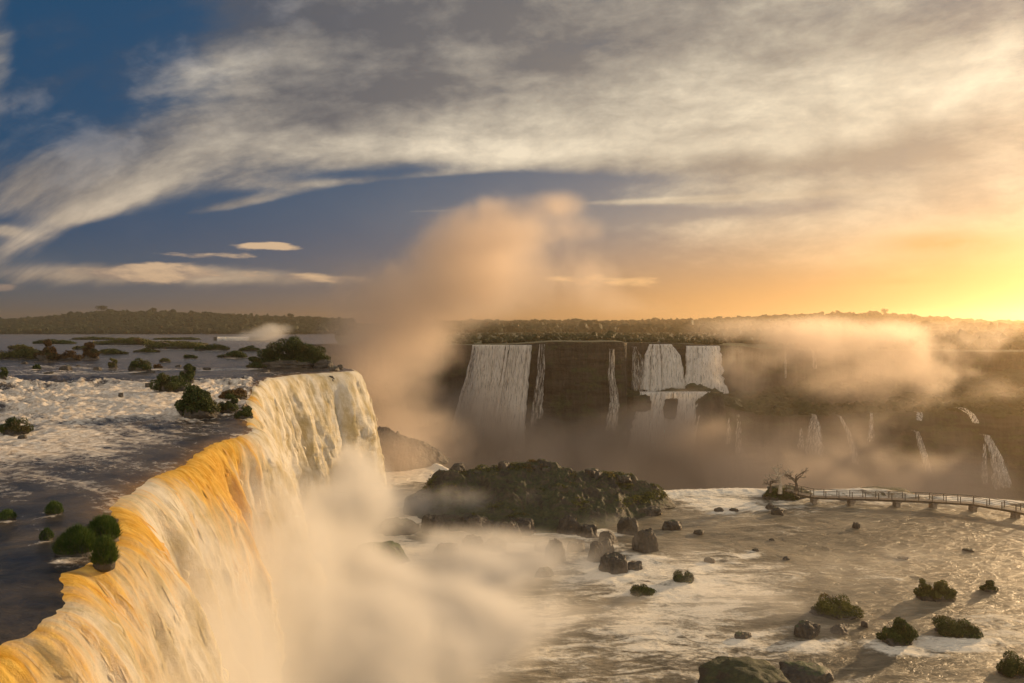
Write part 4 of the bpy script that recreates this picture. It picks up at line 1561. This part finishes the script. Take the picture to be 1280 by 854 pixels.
# a few crowns that stand up against the sky on the right ridge and one building on it
def ridge_tree(px, d, h, label, group):
    x = sx(px, d)
    z = float(land_z(np.array([x]), np.array([d]))[0])
    k = d / FL
    root = empty('tree', (x, d, z))
    tag(root, label, 'tree', group)
    SEED[0] += 1
    rs = np.random.RandomState(SEED[0])
    hh = h * k
    L = [(rs.uniform(-.2, .2) * hh, rs.uniform(-.2, .2) * hh, hh * rs.uniform(.6, .85), hh * .28, hh * .28, hh * .2) for _ in range(5)]
    link('crown', mesh_from('crown', *leaf_cloud(rs, L, 260, k * .8), M['forest'], None, False), root)
    link('trunk', mesh_from('trunk', *tube([(0, 0, -2), (0, 0, hh * .7)], [.5 * k, .3 * k], 5), M['bark']), root)


gT = 'tall trees breaking the wooded skylines'
ridge_tree(127, 1740, 13, 'tall tree breaking the skyline at the top of the left hill', gT)
ridge_tree(192, 1740, 10, 'second tall crown on the left hill, right of the summit', gT)
ridge_tree(240, 1740, 8, 'third tall crown on the left hill slope', gT)
ridge_tree(363, 1740, 9, 'lone slim tree at the right end of the left hill', gT)
ridge_tree(1105, 1740, 10, 'tallest crown on the sunlit right ridge', gT)
ridge_tree(1046, 1740, 8, 'tree on the sunlit right ridge left of the tallest crown', gT)
ridge_tree(1027, 1740, 7, 'leftmost skyline tree of the sunlit right ridge', gT)


def far_building():
    d = 1760
    x = sx(1207, d)
    z = float(land_z(np.array([x]), np.array([d]))[0])
    root = empty('building', (x, d, z - 1))
    tag(root, 'low long building on the skyline under the sun glow', 'building')
    link('wall', mesh_from('wall', *box((0, 0, 4.5), (34, 12, 9)), M['bark'], None, False), root)
    link('roof', mesh_from('roof', *box((0, 0, 9.6), (37, 14, 1.2)), M['rail'], None, False), root)


far_building()

# ------------------------------------------------------------------ mist (volume grids)
def mist(name, label, bmin, bmax, vox, field, dens, color=(0.97, 0.95, 0.92), g=0.35, abs_=1.0):
    m = bpy.data.materials.new(name + '_vapour')
    m.use_nodes = True
    nt = m.node_tree
    nt.nodes.clear()
    out = nt.nodes.new('ShaderNodeOutputMaterial')
    pv = nt.nodes.new('ShaderNodeVolumePrincipled')
    pv.inputs['Color'].default_value = (*color, 1)
    pv.inputs['Density'].default_value = dens
    pv.inputs['Density Attribute'].default_value = 'density'
    pv.inputs['Anisotropy'].default_value = g
    nt.links.new(pv.outputs[0], out.inputs['Volume'])
    gn = bpy.data.node_groups.new(name + '_field', 'GeometryNodeTree')
    gn.interface.new_socket('Geometry', in_out='INPUT', socket_type='NodeSocketGeometry')
    gn.interface.new_socket('Geometry', in_out='OUTPUT', socket_type='NodeSocketGeometry')
    gn.nodes.new('NodeGroupInput')
    go = gn.nodes.new('NodeGroupOutput')
    T.tree = gn
    pos = gn.nodes.new('GeometryNodeInputPosition').outputs[0]
    val = field(pos)
    vc = gn.nodes.new('GeometryNodeVolumeCube')
    gn.links.new(val.s, vc.inputs['Density'])
    vc.inputs['Min'].default_value = bmin
    vc.inputs['Max'].default_value = bmax
    for ax, i in (('X', 0), ('Y', 1), ('Z', 2)):
        vc.inputs['Resolution ' + ax].default_value = int((bmax[i] - bmin[i]) / vox)
    sm = gn.nodes.new('GeometryNodeSetMaterial')
    sm.inputs['Material'].default_value = m
    gn.links.new(vc.outputs[0], sm.inputs[0])
    gn.links.new(sm.outputs[0], go.inputs[0])
    vd = bpy.data.volumes.new(name)
    vd.materials.append(m)
    o = bpy.data.objects.new(name, vd)
    C.objects.link(o)
    md = o.modifiers.new('field', 'NODES')
    md.node_group = gn
    tag(o, label, 'mist', None, 'stuff')
    return o


def blobsum(x, y, z, L):
    tot = None
    for (cx, cy, cz, rx, ry, rz, a) in L:
        dx, dy, dz = (x - cx) / rx, (y - cy) / ry, (z - cz) / rz
        e = Exp(-(dx * dx + dy * dy + dz * dz)) * a
        tot = e if tot is None else tot + e
    return tot


def pb(px, py, d, rx_px, rz_px, ry, a):
    return (sx(px, d), d, sz(py, d), rx_px / FL * d, ry, rz_px / FL * d, a)


def field_near(pos):
    x, y, z = sep(pos)
    n = noise(pos, 0.13, 7, 0.58, 0.3)
    n2 = noise(pos, 0.04, 3, 0.5)
    L = [pb(420, 860, 52, 110, 90, 9, 1.5), pb(500, 850, 56, 90, 60, 8, 1.3), pb(470, 760, 68, 95, 45, 8, 1.35), pb(410, 740, 66, 60, 80, 7, 1.0),
         pb(560, 800, 64, 90, 40, 7, 0.95), pb(430, 650, 92, 55, 48, 9, 1.3), pb(440, 600, 104, 35, 40, 6, 1.1), pb(500, 620, 112, 60, 28, 6, .55),
         pb(640, 790, 66, 90, 35, 7, .6), pb(600, 700, 84, 90, 30, 7, .55), pb(700, 720, 82, 80, 26, 7, .42), pb(640, 655, 100, 120, 20, 5, .26), pb(760, 650, 100, 50, 14, 4, .22), pb(560, 625, 104, 55, 22, 5, .42), pb(680, 620, 103, 50, 16, 4, .22),
         pb(760, 780, 68, 90, 25, 6, .42), pb(900, 660, 96, 60, 14, 6, .25), pb(940, 770, 70, 90, 16, 7, .30), pb(850, 700, 84, 60, 16, 6, .28),
         pb(350, 820, 50, 60, 100, 5, .35), pb(560, 680, 90, 70, 30, 6, .28), pb(700, 685, 86, 100, 22, 5, .16), pb(800, 670, 88, 70, 16, 5, .22), pb(610, 730, 76, 80, 34, 6, .6), pb(1000, 720, 80, 140, 16, 8, .27), pb(1130, 690, 84, 110, 14, 6, .26), pb(900, 760, 72, 100, 22, 7, .28), pb(1050, 830, 62, 120, 26, 6, .28), pb(1180, 760, 74, 90, 14, 6, .28), pb(385, 650, 84, 30, 60, 5, .4)]
    e = blobsum(x, y, z, L)
    d = e * 1.30 + (n - 0.5) * 2.3 * S(e, 0.02, 0.5) + (n2 - 0.5) * 1.0 * S(e, 0.02, .5) - 0.26
    return Mx(d, 0.0) * Mx(d, 0.0) * Mn(Mx(z + 20.6, 0.0), 1.0) + Mx(d, 0.0) * 0.25


def field_gorge(pos):
    x, y, z = sep(pos)
    n = noise(pos, 0.040, 8, 0.66, 0.35)
    n2 = noise(pos, 0.012, 3, 0.5)
    L = [  # rising plume, leaning right
        pb(470, 490, 220, 75, 60, 28, .50), pb(445, 430, 230, 42, 50, 22, .55), pb(505, 395, 235, 60, 50, 25, .95), pb(560, 350, 240, 62, 45, 26, 1.0),
        pb(600, 297, 245, 42, 42, 22, .75), pb(618, 262, 245, 22, 20, 14, .6), pb(700, 255, 245, 45, 14, 18, .6), pb(735, 285, 245, 40, 18, 18, .35), pb(635, 335, 245, 65, 50, 24, .70), pb(655, 292, 245, 40, 26, 18, .45), pb(725, 345, 250, 60, 38, 22, .42), pb(800, 385, 255, 80, 20, 22, .25), pb(540, 450, 250, 60, 40, 20, .40),
        pb(545, 300, 240, 30, 40, 18, .5), pb(430, 360, 230, 30, 40, 20, .25),
        # foot of the widest far fall and tiered falls
        pb(600, 560, 275, 80, 60, 16, 1.4), pb(790, 560, 270, 120, 40, 14, .6), pb(520, 560, 200, 70, 40, 30, .9), pb(500, 570, 135, 60, 30, 9, 1.3), pb(830, 570, 270, 65, 48, 14, 1.2), pb(850, 500, 290, 40, 14, 6, .6), pb(520, 490, 270, 50, 50, 18, .55), pb(700, 590, 240, 110, 38, 30, .7),
        pb(960, 590, 240, 90, 45, 30, .55), pb(900, 540, 262, 40, 40, 12, .28), 
        # drifting veils on the right
        pb(930, 470, 275, 60, 40, 20, .50), pb(1050, 470, 300, 90, 50, 24, .42), pb(1155, 440, 310, 60, 42, 24, .42), pb(1020, 425, 340, 90, 26, 20, .36), pb(1235, 440, 330, 60, 40, 20, .32), pb(1120, 500, 290, 80, 40, 20, .30), pb(900, 410, 330, 90, 16, 16, .34), pb(1080, 412, 345, 120, 18, 18, .30), pb(1230, 412, 345, 80, 18, 18, .28), pb(1100, 545, 255, 120, 40, 22, .26),
        pb(1250, 480, 290, 80, 35, 24, .50), pb(1010, 430, 330, 70, 25, 20, .4), pb(1180, 590, 230, 120, 30, 24, .26), pb(1090, 590, 250, 130, 22, 20, .34)]
    e = blobsum(x, y, z, L)
    floor = Exp(-(z + 60.0) / 11.0) * 0.9 * S(y, 128, 140)
    e = e + floor
    d = e + (n - 0.5) * 2.9 * S(e, 0.02, 0.55) + (n2 - 0.5) * 1.2 * S(e, .02, .5) - 0.22
    return Mx(d, 0.0)


mist('mist', 'dense cream spray billowing at the foot of the foreground curtain', (-24, 34, -20.4), (56, 124, 2), 0.5, field_near, 0.42, g=0.2)
mist('mist', 'tall plume and drifting mist filling the gorge', (-96, 128, -62), (240, 372, 62), 1.35, field_gorge, 0.075, (1.0, 0.885, 0.78), 0.58)

def field_spray(pos):
    x, y, z = sep(pos)
    drop = Mx(-z, 0.0)
    lipl = Mn(Mx((y - 18.0) * -0.30 - 12.6, -19.4), -12.4)
    xs_ = lipl + Pow(drop * 0.204, 0.5) * 2.9 + 0.6
    n = noise(vec(x * 0.5, y * 0.55, z * 0.20), 1.0, 6, 0.62, 0.4)
    n2 = noise(pos, 0.33, 6, 0.62)
    u = (x - xs_) / (0.7 + drop * 0.10)
    e = Exp(-(u * u)) * S(drop, 0.4, 8.0) * S(y, 18, 22) * (1 - S(y, 52, 60))
    return Mx(e * (0.25 + drop * 0.03) + (n - 0.5) * 1.5 * e + (n2 - 0.5) * 2.2 * e, 0.0)


mist('mist', 'fine spray hanging along the face of the foreground curtain', (-19, 19, -20.2), (3, 61, 0.0), 0.30, field_spray, 0.8, g=0.2)

def field_puff(pos):
    x, y, z = sep(pos)
    e = blobsum(x, y, z, [pb(322, 420, 408, 22, 9, 8, 1.0), pb(345, 412, 408, 20, 9, 8, .7), pb(300, 430, 406, 16, 6, 6, .8)])
    return Mx(e + (noise(pos, 0.12, 5, 0.6, 0.3) - 0.5) * 1.6 * S(e, 0.02, .5) - 0.18, 0.0)


mist('mist', 'small white puff over the tiny far cascade', (-172, 392, -10), (-112, 424, 14), 1.0, field_puff, 0.16)

# even air over the whole place
def haze():
    m = bpy.data.materials.new('haze_air')
    m.use_nodes = True
    nt = m.node_tree
    nt.nodes.clear()
    out = nt.nodes.new('ShaderNodeOutputMaterial')
    pv = nt.nodes.new('ShaderNodeVolumePrincipled')
    pv.inputs['Color'].default_value = (0.99, 0.78, 0.52, 1)
    pv.inputs['Density'].default_value = 0.00028
    pv.inputs['Anisotropy'].default_value = 0.84
    nt.links.new(pv.outputs[0], out.inputs['Volume'])
    v, f = box((0, 1650, 1), (10100, 5400, 136))
    me = mesh_from('haze', v, f, m, None, False)
    o = link('haze', me)
    tag(o, 'thin warm haze over the falls', 'haze', None, 'stuff')


haze()

# ------------------------------------------------------------------ light
SUN_AZ, SUN_EL = 52.0, 11.0          # clockwise from north (+Y)
sd = bpy.data.lights.new('sun', 'SUN')
sd.energy = 5.0
sd.angle = R(0.6)
sd.color = (1.0, 0.68, 0.36)
so = bpy.data.objects.new('sun', sd)
C.objects.link(so)
dirv = Vector((math.sin(R(SUN_AZ)) * math.cos(R(SUN_EL)), math.cos(R(SUN_AZ)) * math.cos(R(SUN_EL)), math.sin(R(SUN_EL))))
so.rotation_euler = dirv.to_track_quat('Z', 'Y').to_euler()


def build_world():
    w = bpy.data.worlds.new('World')
    scene.world = w
    w.use_nodes = True
    nt = w.node_tree
    nt.nodes.clear()
    T.tree = nt
    out = nt.nodes.new('ShaderNodeOutputWorld')
    bg = nt.nodes.new('ShaderNodeBackground')
    sky = nt.nodes.new('ShaderNodeTexSky')
    sky.sky_type = 'NISHITA'
    sky.sun_disc = False
    sky.sun_elevation = R(SUN_EL)
    sky.sun_rotation = R(SUN_AZ)
    sky.air_density = 1.0
    sky.dust_density = 2.0
    sky.ozone_density = 2.0
    tc = nt.nodes.new('ShaderNodeTexCoord')
    x, y, z = sep(tc.outputs['Generated'])
    D2 = 180 / math.pi
    az = T.m('ARCTAN2', x, y) * D2
    el = T.m('ARCSINE', z) * D2

    def AE(px, py):
        a = math.atan((px - 640) / FL)
        e = math.atan((HZ - py) / FL * math.cos(a))
        return a * D2, e * D2

    def Gs(px, py, sxp, syp, amp=1.0, slope=0.0):
        """soft patch of sky: centre and size measured on the horizon chart; slope in px/px"""
        a, e = AE(px, py)
        c = math.cos(math.radians(a))
        da, de = sxp / FL * D2 * c * c, syp / FL * D2 * c
        u = (az - a)
        v = (el - e) + u * (slope / c)
        return Exp(-((u / da) * (u / da) + (v / de) * (v / de))) * amp

    # cloud coordinates: streaks follow a shallow arch, fanning from the left horizon
    arch = Exp((az + 35.0) * -0.085) * -9.0
    va = el - arch
    wrp = noise(vec(az * 0.06, va * 0.12, 0), 1.0, 4, 0.55)
    wob = (wrp - 0.5) * 6.0
    big = noise(vec(az * 0.050, (va + wob) * 0.12, 3.1), 1.0, 5, 0.5)
    wisp = noise(vec(az * 0.10 + wrp * 1.0, (va + wob * 0.5) * 0.34, 7.7), 1.0, 9, 0.62)
    fine = noise(vec(az * 0.24, (va + wob * 0.4) * 0.55, 1.7), 1.0, 9, 0.64)
    puff = noise(vec(az * 0.16 + wrp, el * 0.24 + wrp, 9.2), 1.0, 8, 0.58)
    tex = big * 0.38 + wisp * 0.34 + fine * 0.28

    cov = Gs(330, 160, 250, 75, .60, -0.42) + Gs(120, 262, 130, 18, .62, -0.50) + Gs(640, 110, 380, 90, .62) + Gs(1050, 140, 420, 130, .85)
    cov = cov + Gs(1230, 300, 330, 90, .62) + Gs(170, 342, 150, 13, .85, -.03) + Gs(330, 308, 75, 4.5, .70) + Gs(370, 350, 120, 9, .45) + Gs(0, 50, 24, 90, .50) + Gs(5, 288, 22, 7, .65)
    cov = cov + Gs(330, 60, 150, 44, .34, -0.3) + Gs(640, 10, 560, 40, .50) + Gs(60, 225, 120, 55, .50, -.2) + Gs(600, 185, 300, 22, .45) + Gs(420, 205, 160, 14, .30, -.2)
    cov = cov - Gs(390, 275, 240, 26, 1.0, -.14) - Gs(90, 80, 120, 75, .42, -.35) - Gs(650, 228, 200, 10, .62) - Gs(850, 268, 190, 9, .55) - Gs(250, 295, 170, 12, .6) - Gs(690, 248, 120, 10, .3)
    cov = cov + Gs(530, 264, 75, 2.6, .80, -.04) + Gs(300, 255, 80, 8, .75, -.25) + Gs(480, 224, 130, 6, .60, -.1) + Gs(860, 250, 160, 3.5, .6)
    cov = cov + S(el, 25.0, 40.0) * 0.55  # cloud overhead, out of view, added to make the sky light less blue
    dens = S(tex * 1.9 - 0.90 + cov, 0.18, 0.88)

    # light on the clouds: warm and bright towards the low sun
    asun, esun = 35.0, 2.0
    du = (az - asun)
    dv = (el - esun)
    near = Exp(-((du / 34.0) * (du / 34.0) + (dv / 9.5) * (dv / 9.5)))
    mid = Exp(-((du / 44.0) * (du / 44.0) + (dv / 34.0) * (dv / 34.0)))
    core = Exp(-((du / 9.0) * (du / 9.0) + (dv / 3.2) * (dv / 3.2)))
    low = Exp(-(Mx(el, 0.0) / 6.0))
    sh = fine * 0.42 + wisp * 0.36 + puff * 0.40 + big * 0.20 - 0.09
    sh = sh + Gs(170, 240, 150, 22, .14, -.5) + Gs(250, 95, 80, 26, .16, -.3) + Gs(360, 60, 70, 22, .12) + Gs(600, 190, 260, 20, .16) + Gs(820, 150, 330, 34, .12) + Gs(1150, 110, 220, 50, .12)
    sh = sh - Gs(460, 120, 170, 50, .24, -.2) - Gs(560, 20, 420, 34, .22) - Gs(700, 78, 70, 18, .22) - Gs(950, 208, 300, 16, .22) - Gs(200, 20, 220, 40, .22) - Gs(150, 170, 90, 30, .14, -.3) - Gs(1100, 40, 200, 26, .10) - Gs(60, 235, 110, 40, .06)
    shade = Clamp((sh - 0.38) / 0.46)
    shade = shade * shade * 0.55 + shade * 0.45
    light = mixc(low, (0.70, 0.62, 0.50), (0.80, 0.50, 0.27))
    dark = mixc(low, (0.062, 0.075, 0.105), (0.15, 0.125, 0.115))
    cl = mixc(shade, dark, light)
    cl_sun = mixc(shade, (0.36, 0.31, 0.25), (1.05, 0.91, 0.66))
    cl = mixc(mid * 0.9, cl, cl_sun)
    # clear sky: Nishita, deepened to the photographed blue away from the sun
    base = scalec(sky.outputs[0], 0.06)
    tint = mixc(S(el, 0.5, 7.0), (0.035, 0.105, 0.17), (0.006, 0.058, 0.140))
    base = mixc(0.96, base, tint)
    base = mixc(mid * 0.28, base, (0.33, 0.35, 0.36))
    # grey haze bank on the left horizon
    bank = Exp(-(Mx(el, 0.0) / 2.2))
    base = mixc(bank * 0.9, base, mixc(near, (0.105, 0.100, 0.105), (0.78, 0.38, 0.11)))
    col = mixc(dens, base, cl)
    col = mixc(bank * 0.65, col, mixc(near, (0.115, 0.107, 0.108), (0.80, 0.38, 0.10)))
    # thin grey veils across the deep blue corner
    veil = S(wisp * 0.5 + puff * 0.5, 0.44, 0.66) * (Gs(110, 130, 190, 120, .62, -.3) + Gs(330, 20, 160, 50, .4))
    col = mixc(veil, col, mixc(S(puff, 0.45, 0.65), (0.060, 0.075, 0.11), (0.25, 0.25, 0.27)))
    # flat-based low cumulus far off on the left
    cum = noise(vec(az * 0.22, el * 0.75, 4.4), 1.0, 8, 0.58, 0.2)
    lowc = Gs(190, 340, 150, 18, .62, -.03) + Gs(340, 308, 60, 6, .62) + Gs(400, 348, 90, 9, .50) + Gs(0, 360, 30, 8, .5) + Gs(720, 352, 170, 14, .40) + Gs(250, 318, 110, 6, .35)
    cm = S(cum + lowc, 0.82, 1.02)
    col = mixc(cm * 0.85, col, mixc(S(cum + (el - 3.2) * 0.10, 0.42, 0.66), (0.30, 0.225, 0.19), mixc(mid, (0.72, 0.50, 0.32), (0.95, 0.62, 0.30))))
    # glow of the low sun through thin cloud
    glow = mixc(S(el, 1.0, 9.5), (0.95, 0.42, 0.06), (1.0, 0.86, 0.60))
    col = mixc(near * (0.30 + shade * 0.30), col, glow)
    col = mixc(core * 0.6, col, (1.0, 0.56, 0.11))
    wide = Exp(-(((az - 28.0) / 25.0) * ((az - 28.0) / 25.0))) * Exp(-(Mx(el, 0.0) / 5.0))
    col = mixc(wide * 0.75, col, (1.0, 0.52, 0.17))
    # orange-brown cloud bars near the sun
    col = mixc((Gs(1185, 305, 90, 14, .75, .05) + Gs(1110, 352, 80, 4, .45)) * S(tex + fine * .5, 0.55, 0.85), col, (0.66, 0.33, 0.10))
    # unseen opposite half of the sky, brightened to fill surfaces facing the viewer
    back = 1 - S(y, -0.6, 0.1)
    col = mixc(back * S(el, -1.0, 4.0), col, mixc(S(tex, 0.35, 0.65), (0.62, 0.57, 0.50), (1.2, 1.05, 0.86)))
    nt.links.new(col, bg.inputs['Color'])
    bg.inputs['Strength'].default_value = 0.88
    nt.links.new(bg.outputs[0], out.inputs['Surface'])
    w.cycles.sampling_method = 'MANUAL'
    w.cycles.sample_map_resolution = 512


build_world()

# ------------------------------------------------------------------ camera and render
cd = bpy.data.cameras.new('camera')
cam = bpy.data.objects.new('camera', cd)
C.objects.link(cam)
cam.location = (0, 0, EYE)
cam.rotation_euler = (R(90), 0, 0)
cd.sensor_width = 36
cd.lens = 36 * FL / 1280
cd.shift_y = -(427 - HZ) / 1280
cd.clip_start = 0.5
cd.clip_end = 20000
scene.camera = cam

scene.render.engine = 'CYCLES'
cy = scene.cycles
cy.max_bounces = 6
cy.diffuse_bounces = 2
cy.glossy_bounces = 2
cy.transmission_bounces = 2
cy.transparent_max_bounces = 6
cy.volume_bounces = 2
cy.volume_step_rate = 1.6
cy.volume_max_steps = 256
cy.use_denoising = True
cy.use_adaptive_sampling = True
cy.adaptive_threshold = 0.02
cy.sample_clamp_indirect = 4.0
cy.caustics_reflective = False
cy.caustics_refractive = False
vs = scene.view_settings
scene.display_settings.display_device = 'sRGB'
vs.view_transform = 'Standard'
vs.look = 'None'
vs.exposure = 0.26
vs.gamma = 1.0
vs.use_curve_mapping = False
